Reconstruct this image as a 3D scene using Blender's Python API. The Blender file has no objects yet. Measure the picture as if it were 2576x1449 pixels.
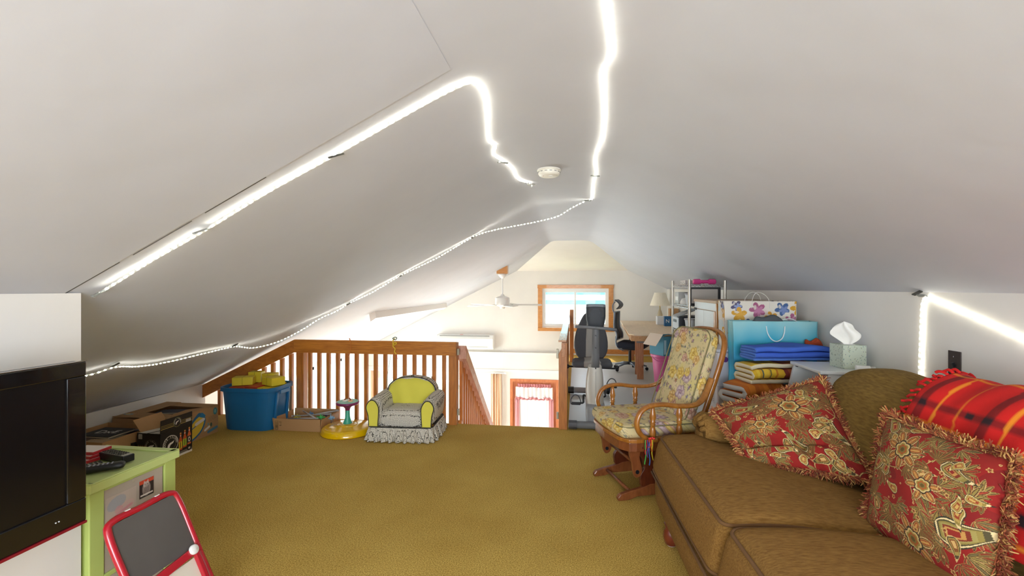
import bpy, math, random
import numpy as np
from mathutils import Vector, Matrix, Euler
random.seed(7); np.random.seed(7)
R = math.radians
scene = bpy.context.scene
COL = scene.collection

# ------------------------------------------------------------ camera
cam_d = bpy.data.cameras.new('camera')
cam_d.sensor_width = 36.0
cam_d.lens = 1150.0 / 2576.0 * 36.0
cam_d.clip_start = 0.05
cam_d.clip_end = 200
cam = bpy.data.objects.new('camera', cam_d)
COL.objects.link(cam)
cam.location = (0, 0, 1.5)
cam.rotation_euler = (R(90), 0, R(7.65))
scene.camera = cam

# ------------------------------------------------------------ light and exposure
scene.view_settings.view_transform = 'Standard'
scene.view_settings.look = 'None'
scene.view_settings.gamma = 1.0
scene.view_settings.use_curve_mapping = False
scene.view_settings.exposure = 0.30
world = bpy.data.worlds.new('daylight'); scene.world = world
world.use_nodes = True
wn = world.node_tree.nodes; wl = world.node_tree.links
bgn = wn['Background']
bgn.inputs['Color'].default_value = (0.80, 0.90, 1.0, 1)
bgn.inputs['Strength'].default_value = SKY = 8.0
scene.cycles.max_bounces = 10
scene.cycles.diffuse_bounces = 6
scene.cycles.transparent_max_bounces = 12
scene.cycles.sample_clamp_indirect = 8.0
scene.cycles.caustics_reflective = False
scene.cycles.caustics_refractive = False

def portal(name, loc, rot, sx, sy):
    l = bpy.data.lights.new(name, 'AREA'); l.shape = 'RECTANGLE'; l.size = sx; l.size_y = sy
    l.cycles.is_portal = True
    o = bpy.data.objects.new(name, l); o.location = loc; o.rotation_euler = rot; COL.objects.link(o)
def area(name, loc, rot, sx, sy, power, color):
    l = bpy.data.lights.new(name, 'AREA'); l.shape = 'RECTANGLE'; l.size = sx; l.size_y = sy
    l.energy = power; l.color = color
    o = bpy.data.objects.new(name, l); o.location = loc; o.rotation_euler = rot; COL.objects.link(o)
    return o
# window openings (sky portals): gable window, patio window below, tall window in the left eave wall
portal('portal_gable', (0.04, 10.5, 1.04), (R(-90), 0, 0), 1.45, 0.8)
# daylight pouring in through the patio window and the tall eave window of the room below
area('patio_daylight', (-3.28, 10.6, -1.45), (R(-90), 0, 0), 2.9, 1.9, 270, (0.93, 0.97, 1.0))
area('eave_daylight', (-5.08, 7.6, -1.15), (0, R(-90), 0), 2.3, 3.2, 230, (0.93, 0.97, 1.0))
# added fill light behind the camera, brightening the near part of the loft
area('back_fill_light', (0.0, -2.05, 1.25), (R(90), 0, 0), 2.6, 1.3, BACK_W := 94, (0.90, 0.95, 1.0))
# sun slanting down through the far windows
sun_d = bpy.data.lights.new('sun', 'SUN'); sun_d.energy = 5.0; sun_d.angle = R(1.0); sun_d.color = (1.0, 0.95, 0.86)
sun = bpy.data.objects.new('sun', sun_d); COL.objects.link(sun)
sun.rotation_euler = Vector((0.12, -0.75, -1.0)).to_track_quat('-Z', 'Y').to_euler()

# ------------------------------------------------------------ helpers
def hexc(h, k=1.0):
    h = h.lstrip('#'); out = []
    for i in (0, 2, 4):
        v = int(h[i:i+2], 16) / 255
        v = v / 12.92 if v <= 0.04045 else ((v + 0.055) / 1.055) ** 2.4
        out.append(v * k)
    return tuple(out)

MATS = {}
def mat(name, color='#808080', rough=0.6, metal=0.0, var=0.0, vscale=8.0, stretch=(1, 1, 1), bump=0.0, bscale=60.0,
        color2=None, spec=0.5, sheen=0.0, trans=0.0, alpha=1.0, emit=None, estr=0.0, coat=0.0, attr=False, det=3.0, bdist=0.002):
    if name in MATS: return MATS[name]
    m = bpy.data.materials.new(name); m.use_nodes = True
    nt = m.node_tree; n = nt.nodes; l = nt.links
    b = n['Principled BSDF']
    c = hexc(color) if isinstance(color, str) else color
    b.inputs['Base Color'].default_value = (*c, 1)
    b.inputs['Roughness'].default_value = rough
    b.inputs['Metallic'].default_value = metal
    b.inputs['Specular IOR Level'].default_value = spec
    b.inputs['Sheen Weight'].default_value = 0.0
    b.inputs['Transmission Weight'].default_value = trans
    b.inputs['Alpha'].default_value = alpha
    b.inputs['Coat Weight'].default_value = coat
    if emit: b.inputs['Emission Color'].default_value = (*hexc(emit), 1); b.inputs['Emission Strength'].default_value = estr
    tc = n.new('ShaderNodeTexCoord'); mp = n.new('ShaderNodeMapping')
    mp.inputs['Scale'].default_value = stretch
    l.new(tc.outputs['Object'], mp.inputs['Vector'])
    if attr:
        a = n.new('ShaderNodeAttribute'); a.attribute_name = 'Col'
        l.new(a.outputs['Color'], b.inputs['Base Color'])
    elif var > 0 or color2:
        nz = n.new('ShaderNodeTexNoise'); nz.inputs['Scale'].default_value = vscale; nz.inputs['Detail'].default_value = det
        l.new(mp.outputs['Vector'], nz.inputs['Vector'])
        r = n.new('ShaderNodeValToRGB')
        c2 = hexc(color2) if color2 else tuple(min(1, x * (1 + var)) for x in c)
        c1 = c if color2 else tuple(x * (1 - var) for x in c)
        r.color_ramp.elements[0].color = (*c1, 1); r.color_ramp.elements[1].color = (*c2, 1)
        r.color_ramp.elements[0].position = 0.3; r.color_ramp.elements[1].position = 0.7
        l.new(nz.outputs['Fac'], r.inputs['Fac']); l.new(r.outputs['Color'], b.inputs['Base Color'])
    if bump > 0:
        nb = n.new('ShaderNodeTexNoise'); nb.inputs['Scale'].default_value = bscale; nb.inputs['Detail'].default_value = 3
        l.new(mp.outputs['Vector'], nb.inputs['Vector'])
        bp = n.new('ShaderNodeBump'); bp.inputs['Strength'].default_value = bump; bp.inputs['Distance'].default_value = bdist
        l.new(nb.outputs['Fac'], bp.inputs['Height']); l.new(bp.outputs['Normal'], b.inputs['Normal'])
    MATS[name] = m
    return m

def wood(name, c1, c2, stretch, rough=0.4, knots=True, coat=0.2):
    """grain runs along the axis with the small stretch value"""
    if name in MATS: return MATS[name]
    m = bpy.data.materials.new(name); m.use_nodes = True
    nt = m.node_tree; n = nt.nodes; l = nt.links; b = n['Principled BSDF']
    b.inputs['Roughness'].default_value = rough; b.inputs['Coat Weight'].default_value = coat
    tc = n.new('ShaderNodeTexCoord'); mp = n.new('ShaderNodeMapping'); mp.inputs['Scale'].default_value = stretch
    l.new(tc.outputs['Object'], mp.inputs['Vector'])
    nz = n.new('ShaderNodeTexNoise'); nz.inputs['Scale'].default_value = 9; nz.inputs['Detail'].default_value = 5; nz.inputs['Distortion'].default_value = 0.6
    l.new(mp.outputs['Vector'], nz.inputs['Vector'])
    r = n.new('ShaderNodeValToRGB'); r.color_ramp.elements[0].position = 0.34; r.color_ramp.elements[1].position = 0.62
    r.color_ramp.elements[0].color = (*hexc(c1), 1); r.color_ramp.elements[1].color = (*hexc(c2), 1)
    l.new(nz.outputs['Fac'], r.inputs['Fac'])
    out = r.outputs['Color']
    if knots:
        v = n.new('ShaderNodeTexVoronoi'); v.inputs['Scale'].default_value = 3.2
        mp2 = n.new('ShaderNodeMapping'); mp2.inputs['Scale'].default_value = tuple(0.5 + 0.5 * min(s, 2) for s in stretch)
        l.new(tc.outputs['Object'], mp2.inputs['Vector']); l.new(mp2.outputs['Vector'], v.inputs['Vector'])
        r2 = n.new('ShaderNodeValToRGB'); r2.color_ramp.elements[0].position = 0.035; r2.color_ramp.elements[1].position = 0.10
        r2.color_ramp.elements[0].color = (0.25, 0.2, 0.2, 1); r2.color_ramp.elements[1].color = (1, 1, 1, 1)
        l.new(v.outputs['Distance'], r2.inputs['Fac'])
        mx = n.new('ShaderNodeMix'); mx.data_type = 'RGBA'; mx.blend_type = 'MULTIPLY'; mx.inputs[0].default_value = 1
        l.new(out, mx.inputs[6]); l.new(r2.outputs['Color'], mx.inputs[7]); out = mx.outputs[2]
    l.new(out, b.inputs['Base Color'])
    MATS[name] = m
    return m

class MB:
    def __init__(s): s.v = []; s.f = []; s.M = Matrix.Identity(4)
    def add(s, vs, fs):
        o = len(s.v); M = s.M
        s.v += [tuple(M @ Vector(p)) for p in vs]; s.f += [tuple(i + o for i in f) for f in fs]; return s
    def box(s, c, d, rot=(0, 0, 0), taper=1.0):
        x, y, z = d[0] / 2, d[1] / 2, d[2] / 2
        E_ = Euler(rot).to_matrix(); C = Vector(c)
        vs = []
        for k in (-1, 1):
            t = taper if k > 0 else 1
            for a, b_ in ((-1, -1), (1, -1), (1, 1), (-1, 1)): vs.append(C + E_ @ Vector((a * x * t, b_ * y * t, k * z)))
        return s.add(vs, [(0, 3, 2, 1), (4, 5, 6, 7), (0, 1, 5, 4), (1, 2, 6, 5), (2, 3, 7, 6), (3, 0, 4, 7)])
    def bx(s, x0, x1, y0, y1, z0, z1): return s.box(((x0 + x1) / 2, (y0 + y1) / 2, (z0 + z1) / 2), (abs(x1 - x0), abs(y1 - y0), abs(z1 - z0)))
    def tube(s, pts, r, seg=8, closed=False, cap=True, flat=1.0):
        pts = [Vector(p) for p in pts]; n = len(pts)
        rs = r if isinstance(r, (list, tuple)) else [r] * n
        T = []
        for i in range(n):
            a = pts[(i - 1) % n] if (closed or i > 0) else pts[0]; b_ = pts[(i + 1) % n] if (closed or i < n - 1) else pts[-1]
            t = b_ - a; T.append(t.normalized() if t.length > 1e-9 else Vector((0, 0, 1)))
        up = Vector((0, 0, 1)) if abs(T[0].z) < 0.9 else Vector((1, 0, 0))
        N = (up - T[0] * up.dot(T[0])).normalized(); vs = []
        for i in range(n):
            N = (N - T[i] * N.dot(T[i]))
            N = N.normalized() if N.length > 1e-6 else T[i].orthogonal().normalized()
            B = T[i].cross(N)
            for k in range(seg):
                a = 2 * math.pi * k / seg
                vs.append(pts[i] + rs[i] * (math.cos(a) * N + math.sin(a) * flat * B))
        fs = []
        m = n if closed else n - 1
        for i in range(m):
            j = (i + 1) % n
            for k in range(seg):
                k2 = (k + 1) % seg; fs.append((i * seg + k, i * seg + k2, j * seg + k2, j * seg + k))
        if cap and not closed: fs.append(tuple(range(seg - 1, -1, -1))); fs.append(tuple(range((n - 1) * seg, n * seg)))
        return s.add(vs, fs)
    def cyl(s, a, b_, r0, r1=None, seg=16): return s.tube([a, b_], [r0, r0 if r1 is None else r1], seg)
    def lathe(s, prof, c=(0, 0, 0), seg=24, sx=1, sy=1, cap=True):
        vs = []; fs = []; n = len(prof)
        for r_, z in prof:
            for k in range(seg):
                a = 2 * math.pi * k / seg; vs.append((c[0] + r_ * sx * math.cos(a), c[1] + r_ * sy * math.sin(a), c[2] + z))
        for i in range(n - 1):
            for k in range(seg):
                k2 = (k + 1) % seg; fs.append((i * seg + k, i * seg + k2, (i + 1) * seg + k2, (i + 1) * seg + k))
        if cap: fs.append(tuple(range(seg - 1, -1, -1))); fs.append(tuple(range((n - 1) * seg, n * seg)))
        return s.add(vs, fs)
    def prism(s, poly, z0, z1, axis='z'):
        """poly 2-D, extruded along the axis: z (x,y) / y (x,z) / x (y,z)"""
        def P(p, h):
            return (p[0], p[1], h) if axis == 'z' else ((p[0], h, p[1]) if axis == 'y' else (h, p[0], p[1]))
        n = len(poly); vs = [P(p, z0) for p in poly] + [P(p, z1) for p in poly]
        fs = [tuple(range(n - 1, -1, -1)), tuple(range(n, 2 * n))] + [(i, (i + 1) % n, n + (i + 1) % n, n + i) for i in range(n)]
        return s.add(vs, fs)
    def grid(s, fn, nu, nv, closeu=False):
        vs = [fn(i / (nu if closeu else nu - 1), j / (nv - 1)) for j in range(nv) for i in range(nu)]
        fs = []
        for j in range(nv - 1):
            for i in range(nu if closeu else nu - 1):
                i2 = (i + 1) % nu; fs.append((j * nu + i, j * nu + i2, (j + 1) * nu + i2, (j + 1) * nu + i))
        return s.add(vs, fs)
    def sphere(s, c, r, seg=12, rings=8):
        rr = r if isinstance(r, (tuple, list)) else (r, r, r)
        def fn(u, v):
            a = 2 * math.pi * u; p = math.pi * v
            return (c[0] + rr[0] * math.sin(p) * math.cos(a), c[1] + rr[1] * math.sin(p) * math.sin(a), c[2] + rr[2] * math.cos(p))
        return s.grid(fn, seg, rings, True)
    def soft(s, c, d, r, puff=(0, 0, 0), n=10, warp=None, rot=None):
        """rounded box with bulging faces"""
        hx, hy, hz = d[0] / 2, d[1] / 2, d[2] / 2; r = min(r, hx, hy, hz); idx = {}; vs = []; fs = []
        E_ = Euler(rot).to_matrix() if rot else None
        def vert(p):
            k = tuple(round(q, 5) for q in p)
            if k in idx: return idx[k]
            q = Vector((p[0] * hx, p[1] * hy, p[2] * hz))
            cl = Vector((max(-hx + r, min(hx - r, q.x)), max(-hy + r, min(hy - r, q.y)), max(-hz + r, min(hz - r, q.z))))
            dd = q - cl
            w = cl + dd.normalized() * r if dd.length > 1e-9 else q
            fx, fy, fz = 1 - p[0] ** 2, 1 - p[1] ** 2, 1 - p[2] ** 2
            w = Vector((w.x + p[0] * puff[0] * fy * fz, w.y + p[1] * puff[1] * fx * fz, w.z + p[2] * puff[2] * (fx * fy) ** 0.6))
            if warp: w = Vector(warp(w))
            if E_: w = E_ @ w
            idx[k] = len(vs); vs.append(w + Vector(c)); return idx[k]
        g = [-math.cos(math.pi * i / n) * 0.35 + (-1 + 2 * i / n) * 0.65 for i in range(n + 1)]
        g[0] = -1; g[-1] = 1
        for ax in range(3):
            for sg in (-1, 1):
                for i in range(n):
                    for j in range(n):
                        q = []
                        for a, b_ in ((i, j), (i + 1, j), (i + 1, j + 1), (i, j + 1)):
                            p = [0, 0, 0]; p[ax] = sg; p[(ax + 1) % 3] = g[a]; p[(ax + 2) % 3] = g[b_]; q.append(vert(p))
                        fs.append(tuple(q) if sg > 0 else tuple(reversed(q)))
        return s.add(vs, fs)
    def build(s, name, m=None, parent=None, smooth=False, bevel=0.0, bseg=2, sub=0, loc=None, rot=None, label=None, kind=None, colors=None, autos=None):
        me = bpy.data.meshes.new(name); me.from_pydata(s.v, [], s.f); me.update()
        if colors is not None:
            a = me.color_attributes.new('Col', 'FLOAT_COLOR', 'POINT')
            arr = np.ones((len(s.v), 4), dtype=np.float32); arr[:, :3] = colors; a.data.foreach_set('color', arr.ravel())
        if m: me.materials.append(m)
        if smooth: me.polygons.foreach_set('use_smooth', [True] * len(me.polygons))
        o = bpy.data.objects.new(name, me); COL.objects.link(o)
        if parent: o.parent = parent
        if loc: o.location = loc
        if rot: o.rotation_euler = rot
        if bevel:
            b = o.modifiers.new('bevel', 'BEVEL'); b.width = bevel; b.segments = bseg; b.limit_method = 'ANGLE'; b.angle_limit = R(35)
        if autos:
            try: me.set_sharp_from_angle(angle=R(autos))
            except Exception: pass
        if sub:
            b = o.modifiers.new('sub', 'SUBSURF'); b.levels = sub; b.render_levels = sub
        if label: o['label'] = label
        if kind: o['kind'] = kind
        return o

def thing(name, label, cat, loc=(0, 0, 0), rz=0.0, group=None, rot=None):
    o = bpy.data.objects.new(name, None); COL.objects.link(o); o.empty_display_size = 0.1
    o.location = loc; o.rotation_euler = rot if rot else (0, 0, rz)
    o['label'] = label; o['category'] = cat
    if group: o['group'] = group
    return o
def tag(o, label, cat, group=None):
    o['label'] = label; o['category'] = cat
    if group: o['group'] = group
    return o
def struct(mb, name, m, parent=None, **k):
    o = mb.build(name, m, parent, **k)
    o['kind'] = 'structure'
    return o
def like(o, parent, loc, name=None, rot=None):
    c = o.copy(); COL.objects.link(c); c.parent = parent; c.location = loc
    if rot: c.rotation_euler = rot
    return c
def crom(pts, n=8, closed=False):
    P = [Vector(p) for p in pts]; out = []; m = len(P)
    rng = range(m) if closed else range(m - 1)
    for i in rng:
        if closed: a, b_, c, d = P[(i - 1) % m], P[i], P[(i + 1) % m], P[(i + 2) % m]
        else: a, b_, c, d = P[max(i - 1, 0)], P[i], P[i + 1], P[min(i + 2, m - 1)]
        for k in range(n):
            t = k / n
            out.append(0.5 * ((2 * b_) + (c - a) * t + (2 * a - 5 * b_ + 4 * c - d) * t * t + (3 * b_ - a - 3 * c + d) * t ** 3))
    if not closed: out.append(P[-1])
    return out

class Paint:
    """colours a metric grid (w x h metres, origin lower left) with flat print"""
    def __init__(s, w, h, nu, nv, base):
        s.w, s.h, s.nu, s.nv = w, h, nu, nv
        u = np.linspace(0, w, nu); v = np.linspace(0, h, nv)
        s.U, s.V = np.meshgrid(u, v); s.C = np.zeros((nv, nu, 3)); s.C[:] = hexc(base)
    def put(s, mask, col, a=1.0):
        c = np.array(hexc(col) if isinstance(col, str) else col)
        s.C[mask] = s.C[mask] * (1 - a) + c * a
    def loc(s, cx, cy, rot):
        x = s.U - cx; y = s.V - cy; c, n = math.cos(rot), math.sin(rot)
        return x * c + y * n, -x * n + y * c
    def ell(s, cx, cy, rx, ry, col, rot=0, a=1.0):
        x, y = s.loc(cx, cy, rot); s.put((x / rx) ** 2 + (y / ry) ** 2 < 1, col, a)
    def ring(s, cx, cy, r0, r1, col):
        d = np.hypot(s.U - cx, s.V - cy); s.put((d > r0) & (d < r1), col)
    def rect(s, x0, x1, y0, y1, col, a=1.0): s.put((s.U >= x0) & (s.U <= x1) & (s.V >= y0) & (s.V <= y1), col, a)
    def line(s, p, q, w, col):
        d = np.array(q) - np.array(p); L2 = (d ** 2).sum() + 1e-12
        t = np.clip(((s.U - p[0]) * d[0] + (s.V - p[1]) * d[1]) / L2, 0, 1)
        s.put(np.hypot(s.U - p[0] - t * d[0], s.V - p[1] - t * d[1]) < w, col)
    def stroke(s, pts, w, col):
        for a, b_ in zip(pts[:-1], pts[1:]): s.line(a, b_, w, col)
    def poly(s, pts, col):
        ins = np.zeros(s.U.shape, bool); n = len(pts); j = n - 1
        for i in range(n):
            xi, yi = pts[i]; xj, yj = pts[j]
            cnd = ((yi > s.V) != (yj > s.V)) & (s.U < (xj - xi) * (s.V - yi) / (yj - yi + 1e-12) + xi)
            ins ^= cnd; j = i
        s.put(ins, col)
    def petals(s, cx, cy, r, n, cols, rot=0, k=0.32, core=None):
        """flower: bands of colour from the rim inwards"""
        x = s.U - cx; y = s.V - cy; d = np.hypot(x, y); th = np.arctan2(y, x) + rot
        rad = r * (1 - k + k * np.abs(np.cos(n * th / 2)))
        for i, c in enumerate(cols): s.put(d < rad * (1 - i / len(cols) * 0.8), c)
        if core: s.put(d < r * 0.2, core)
    def leaf(s, cx, cy, L, W, rot, cols, bend=0.0):
        x, y = s.loc(cx, cy, rot); t = x / L
        y = y - bend * L * (1 - t ** 2)
        rad = W * np.clip(1 - t ** 2, 0, 1) ** 0.8
        for i, c in enumerate(cols): s.put((np.abs(t) < 1 - i * 0.12) & (np.abs(y) < rad * (1 - i / len(cols) * 0.95)), c)
    def paisley(s, cx, cy, r, rot, cols, flip=1):
        x, y = s.loc(cx, cy, rot); y = y * flip
        t = np.clip(x / (2.6 * r), 0, 1); yy = y - 1.1 * r * t ** 2
        rad = np.where(x < 0, np.sqrt(np.clip(r * r - x * x, 0, None)), r * (1 - t) ** 0.8)
        d = np.abs(yy)
        for i, c in enumerate(cols):
            k = 1 - i / len(cols) * 0.9; s.put((d < rad * k) & (x > -r * k) & (x < 2.6 * r * k), c)
    def flat(s): return s.C.reshape(-1, 3)

PRINT = mat('printed_card', '#ffffff', 0.55, attr=True)
CLOTH_PRINT = mat('printed_cloth', '#ffffff', 0.9, attr=True, sheen=0.2, bump=0.25, bscale=500)
def panel(name, pt, o, u, v, parent, m=PRINT, label=None, thick=0.0008):
    """printed sheet: paint laid on a grid from o along unit vectors u (width), v (height)"""
    o, u, v = Vector(o), Vector(u).normalized(), Vector(v).normalized(); n = u.cross(v).normalized()
    mb = MB(); vs = []; nu, nv = pt.nu, pt.nv
    for j in range(nv):
        for i in range(nu): vs.append(o + u * pt.w * i / (nu - 1) + v * pt.h * j / (nv - 1) + n * thick)
    fs = [(j * nu + i, j * nu + i + 1, (j + 1) * nu + i + 1, (j + 1) * nu + i) for j in range(nv - 1) for i in range(nu - 1)]
    col = list(pt.flat())
    # thin rim closing the sheet down to the carrier
    b0 = len(vs); cs = [0, nu - 1, nv * nu - 1, (nv - 1) * nu]
    for c in cs: vs.append(vs[c] - n * thick); col.append(col[c])
    for a in range(4): fs.append((cs[a], b0 + a, b0 + (a + 1) % 4, cs[(a + 1) % 4]))
    mb.add(vs, fs); return mb.build(name, m, parent, colors=np.array(col), label=label)

def text_mesh(txt, size, ext=0.0006, arc=None):
    """mesh pieces of a text centred on the origin in the XY plane; arc=(radius, start_deg, end_deg) sets it round a circle (clockwise)"""
    out = MB()
    def one(ch, M, align='CENTER'):
        cu = bpy.data.curves.new('t', 'FONT'); cu.body = ch; cu.size = size; cu.extrude = ext; cu.align_x = align; cu.align_y = 'CENTER'; cu.resolution_u = 3
        ob = bpy.data.objects.new('t', cu); COL.objects.link(ob)
        dg = bpy.context.evaluated_depsgraph_get(); me = bpy.data.meshes.new_from_object(ob.evaluated_get(dg))
        out.add([M @ v.co for v in me.vertices], [tuple(p.vertices) for p in me.polygons])
        bpy.data.objects.remove(ob); bpy.data.curves.remove(cu); bpy.data.meshes.remove(me)
    if not arc: one(txt, Matrix.Identity(4))
    else:
        r, a0, a1 = arc; n = len(txt)
        for i, ch in enumerate(txt):
            if ch == ' ': continue
            a = R(a0 + (a1 - a0) * i / (n - 1)); p = Vector((r * math.cos(a), r * math.sin(a), 0))
            one(ch, Matrix.Translation(p) @ Matrix.Rotation(a - math.pi / 2, 4, 'Z'))
    return out
def put_text(name, txt, size, o, u, v, m, parent, arc=None, label=None):
    u, v = Vector(u).normalized(), Vector(v).normalized(); n = u.cross(v)
    M = Matrix(((u.x, v.x, n.x, o[0]), (u.y, v.y, n.y, o[1]), (u.z, v.z, n.z, o[2]), (0, 0, 0, 1)))
    t = text_mesh(txt, size, arc=arc); t.v = [tuple(M @ Vector(p)) for p in t.v]
    return t.build(name, m, parent, label=label)

# ------------------------------------------------------------ common materials
WALL = mat('wall_paint', '#e2dfda', 0.85, var=0.02, vscale=3, bump=0.12, bscale=30)
CEIL = mat('ceiling_paint', '#c3c5ce', 0.85, var=0.02, vscale=2, bump=0.35, bscale=2.2, bdist=0.03)
WHITE = mat('white_plastic', '#e8e8e6', 0.35)
WHITEP = mat('white_paint', '#e6e4e0', 0.5)
BLACK = mat('black_plastic', '#15161a', 0.4)
DGREY = mat('dark_grey_plastic', '#46474c', 0.45)
LGREY = mat('light_grey_plastic', '#b9bab8', 0.4)
CHROME = mat('steel', '#b6b8ba', 0.25, 1.0)
CARD = mat('cardboard', '#b18a5e', 0.85, var=0.08, vscale=6, bump=0.1, bscale=90)
CARDI = mat('cardboard_inside', '#a58157', 0.9, var=0.06, vscale=6)
GLASS = mat('window_glass', '#f4fbff', 0.02, alpha=0.18, spec=0.5)
PINE_V = wood('pine_upright', '#9f5f26', '#ba7431', (7, 7, 0.7))
PINE_X = wood('pine_across', '#a2601f', '#bf7a2c', (0.7, 7, 7))
PINE_Y = wood('pine_lengthwise', '#9f5f26', '#ba7431', (7, 0.7, 7))
TRIMW = wood('honey_trim', '#c07d3a', '#cf9150', (1.2, 3, 5), knots=False)
# ============================================================ room shell
XL, XR, XN = -4.32, 2.04, -2.10        # low knee wall, right knee wall, near left wall
YR, YF, YB = 4.93, 10.4, -2.1          # loft edge, gable wall, wall behind the camera
ZT, ZL = 2.34, -2.62                   # flat strip of the ceiling, lower floor
def zl(x): return 2.534 + 0.5 * x      # left slope
def zr(x): return ZT - 0.497 * (x - 0.3)
XA = -0.388                             # where the left slope meets the flat strip

CARPET = mat('mustard_carpet', '#8c6f2e', 0.95, color2='#dcbb64', vscale=150, det=3, bump=0.5, bscale=420, bdist=0.004, sheen=0.0, spec=0.2)
# carpet with broad worn patches
_n = CARPET.node_tree.nodes; _l = CARPET.node_tree.links
_t = _n.new('ShaderNodeTexCoord'); _z = _n.new('ShaderNodeTexNoise'); _z.inputs['Scale'].default_value = 1.6; _z.inputs['Detail'].default_value = 4
_l.new(_t.outputs['Object'], _z.inputs['Vector'])
_m = _n.new('ShaderNodeMix'); _m.data_type = 'RGBA'; _m.blend_type = 'MULTIPLY'; _m.inputs[0].default_value = 1
_r = _n.new('ShaderNodeValToRGB'); _r.color_ramp.elements[0].position = 0.35; _r.color_ramp.elements[1].position = 0.65
_r.color_ramp.elements[0].color = (0.90, 0.86, 0.78, 1); _r.color_ramp.elements[1].color = (1.05, 1.05, 1.05, 1)
_l.new(_z.outputs['Fac'], _r.inputs['Fac'])
_b = _n['Principled BSDF']; _src = _b.inputs['Base Color'].links[0].from_socket
_l.new(_src, _m.inputs[6]); _l.new(_r.outputs['Color'], _m.inputs[7]); _l.new(_m.outputs[2], _b.inputs['Base Color'])

mb = MB()
mb.bx(XL, XR, YB, YR, -0.28, 0).bx(-0.10, XR, YR, YF, -0.28, 0)
struct(mb, 'floor', CARPET)
struct(MB().bx(-4.9, XR, YR - 1.5, YF, ZL - 0.1, ZL), 'floor_lower', mat('lower_floor', '#c9b79c', 0.6, var=0.1, vscale=2))
struct(MB().bx(-4.9, XR, YR - 1.6, YR - 1.5, ZL, -0.28), 'wall_lower_back', WALL)
struct(MB().bx(-0.15, -0.10, YR, YF, ZL, -0.28), 'wall_under_landing', WALL)

# ceiling: left slope (near part a touch proud, its edge is the crack under the rope), flat strip, right slope, hip end
T = 0.12
def slab(quad, t=T):
    q = [Vector(p) for p in quad]; n = (q[1] - q[0]).cross(q[2] - q[0]).normalized()
    if n.z < 0: n = -n
    m = MB(); k = len(q); vs = q + [p + n * t for p in q]
    m.add(vs, [tuple(range(k)), tuple(range(2 * k - 1, k - 1, -1))] + [(i, (i + 1) % k, k + (i + 1) % k, k + i) for i in range(k)])
    return m
YC = 1.64
struct(slab([(XN - 0.15, YB, zl(XN - 0.15) - 0.005), (XA - .06, YB, zl(XA - .06) - 0.005), (XA - .06, YC, zl(XA - .06) - 0.005), (XN - 0.15, YC, zl(XN - 0.15) - 0.005)]), 'ceiling_near_left', CEIL)
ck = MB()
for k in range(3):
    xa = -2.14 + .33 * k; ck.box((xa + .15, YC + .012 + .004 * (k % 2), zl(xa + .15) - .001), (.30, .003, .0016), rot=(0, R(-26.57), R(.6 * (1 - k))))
struct(ck, 'crack_shadow', mat('seam_shadow', '#5d5b5a', .9))  # thin dark strips along the ceiling crack, its shadow put into colour
ms = MB()
def wavy(u, v):
    x = -4.95 + (XA - .19 + 4.95) * u; y = YC - 0.02 + (YF + 0.05 - YC) * v
    w = 0.0
    if x < -0.6 and y < 4.9:
        w = 0.010 * math.sin(x * 2.1 + y * 1.3) * math.sin(y * 1.9 + 0.5) + 0.012 * math.exp(-((x + 4.0) / 0.16) ** 2) * math.sin(y * 2.2)
        w *= min(1, (-0.6 - x) / 0.5) * min(1, max(0, (y - 1.9) / 0.4)) * min(1, (4.9 - y) / 0.4)
    return (x, y, zl(x) + w)
ms.grid(wavy, 90, 90)
struct(ms, 'ceiling_left', CEIL, smooth=True)
struct(slab([(-4.95, YC, zl(-4.95) + .05), (XA, YC, zl(XA) + .05), (XA, YF, zl(XA) + .05), (-4.95, YF, zl(-4.95) + .05)]), 'roof_left', CEIL)
struct(slab([(XA, YB, ZT + .03), (0.3, YB, ZT + .03), (0.3, YF, ZT + .03), (XA, YF, ZT + .03)]), 'roof_ridge', CEIL)
struct(slab([(0.3, YB, ZT + .03), (XR + 0.02, YB, zr(XR + 0.02) + .03), (XR + 0.02, YF, zr(XR + 0.02) + .03), (0.3, YF, ZT + .03)]), 'roof_right', CEIL)
# plastered ceiling: flat strip and right slope in one sheet with a softly rounded bend
def bend(x0, w):
    return x0
prof = [(XA - .22, zl(XA - .22) + .001), (XA - .10, zl(XA - .10)), (XA - .04, zl(XA - .04) - .003), (XA, ZT - .009), (XA + .04, ZT - .003), (XA + .10, ZT), (0.0, ZT), (.12, ZT), (.20, ZT - .002), (.26, ZT - .006), (.30, ZT - .016), (.34, zr(.34) - .006), (.40, zr(.40) - .002), (.50, zr(.50)), (1.0, zr(1.0)), (1.5, zr(1.5)), (XR + .02, zr(XR + .02))]
def cs(y0, y1, k0, dz=0):
    m = MB(); pr_ = prof[k0:]
    m.grid(lambda u, v: (pr_[round(u * (len(pr_) - 1))][0], y0 + (y1 - y0) * v, pr_[round(u * (len(pr_) - 1))][1] + dz), len(pr_), 40); return m
struct(cs(YB, YF + .03, 0), 'ceiling', CEIL, smooth=True)
def zceil(x): return float(np.interp(x, [p[0] for p in prof], [p[1] for p in prof])) if x > XA - .22 else zl(x)
struct(slab([(XA - 0.02, 8.15, ZT), (0.32, 8.15, ZT), (1.21, YF, 1.89), (-1.29, YF, 1.89)], 0.02), 'ceiling_hip', WALL)

# walls
struct(MB().bx(XN - 0.12, XN, YB, 1.703, 0, 1.478), 'wall_left', WALL)
struct(MB().bx(XL, XN - 0.12, 1.60, 1.703, 0, 1.4).box((XL - .0, 1.65, .2), (0.01, .1, .4)), 'wall_left_return', WALL)
struct(MB().bx(XL - 0.1, XL, 1.6, YR - 0.05, 0, 0.372), 'wall_knee_left', WALL)
struct(MB().bx(XR, XR + 0.1, YB, YF, 0, zr(XR) + 0.02), 'wall_right', WALL)
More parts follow.
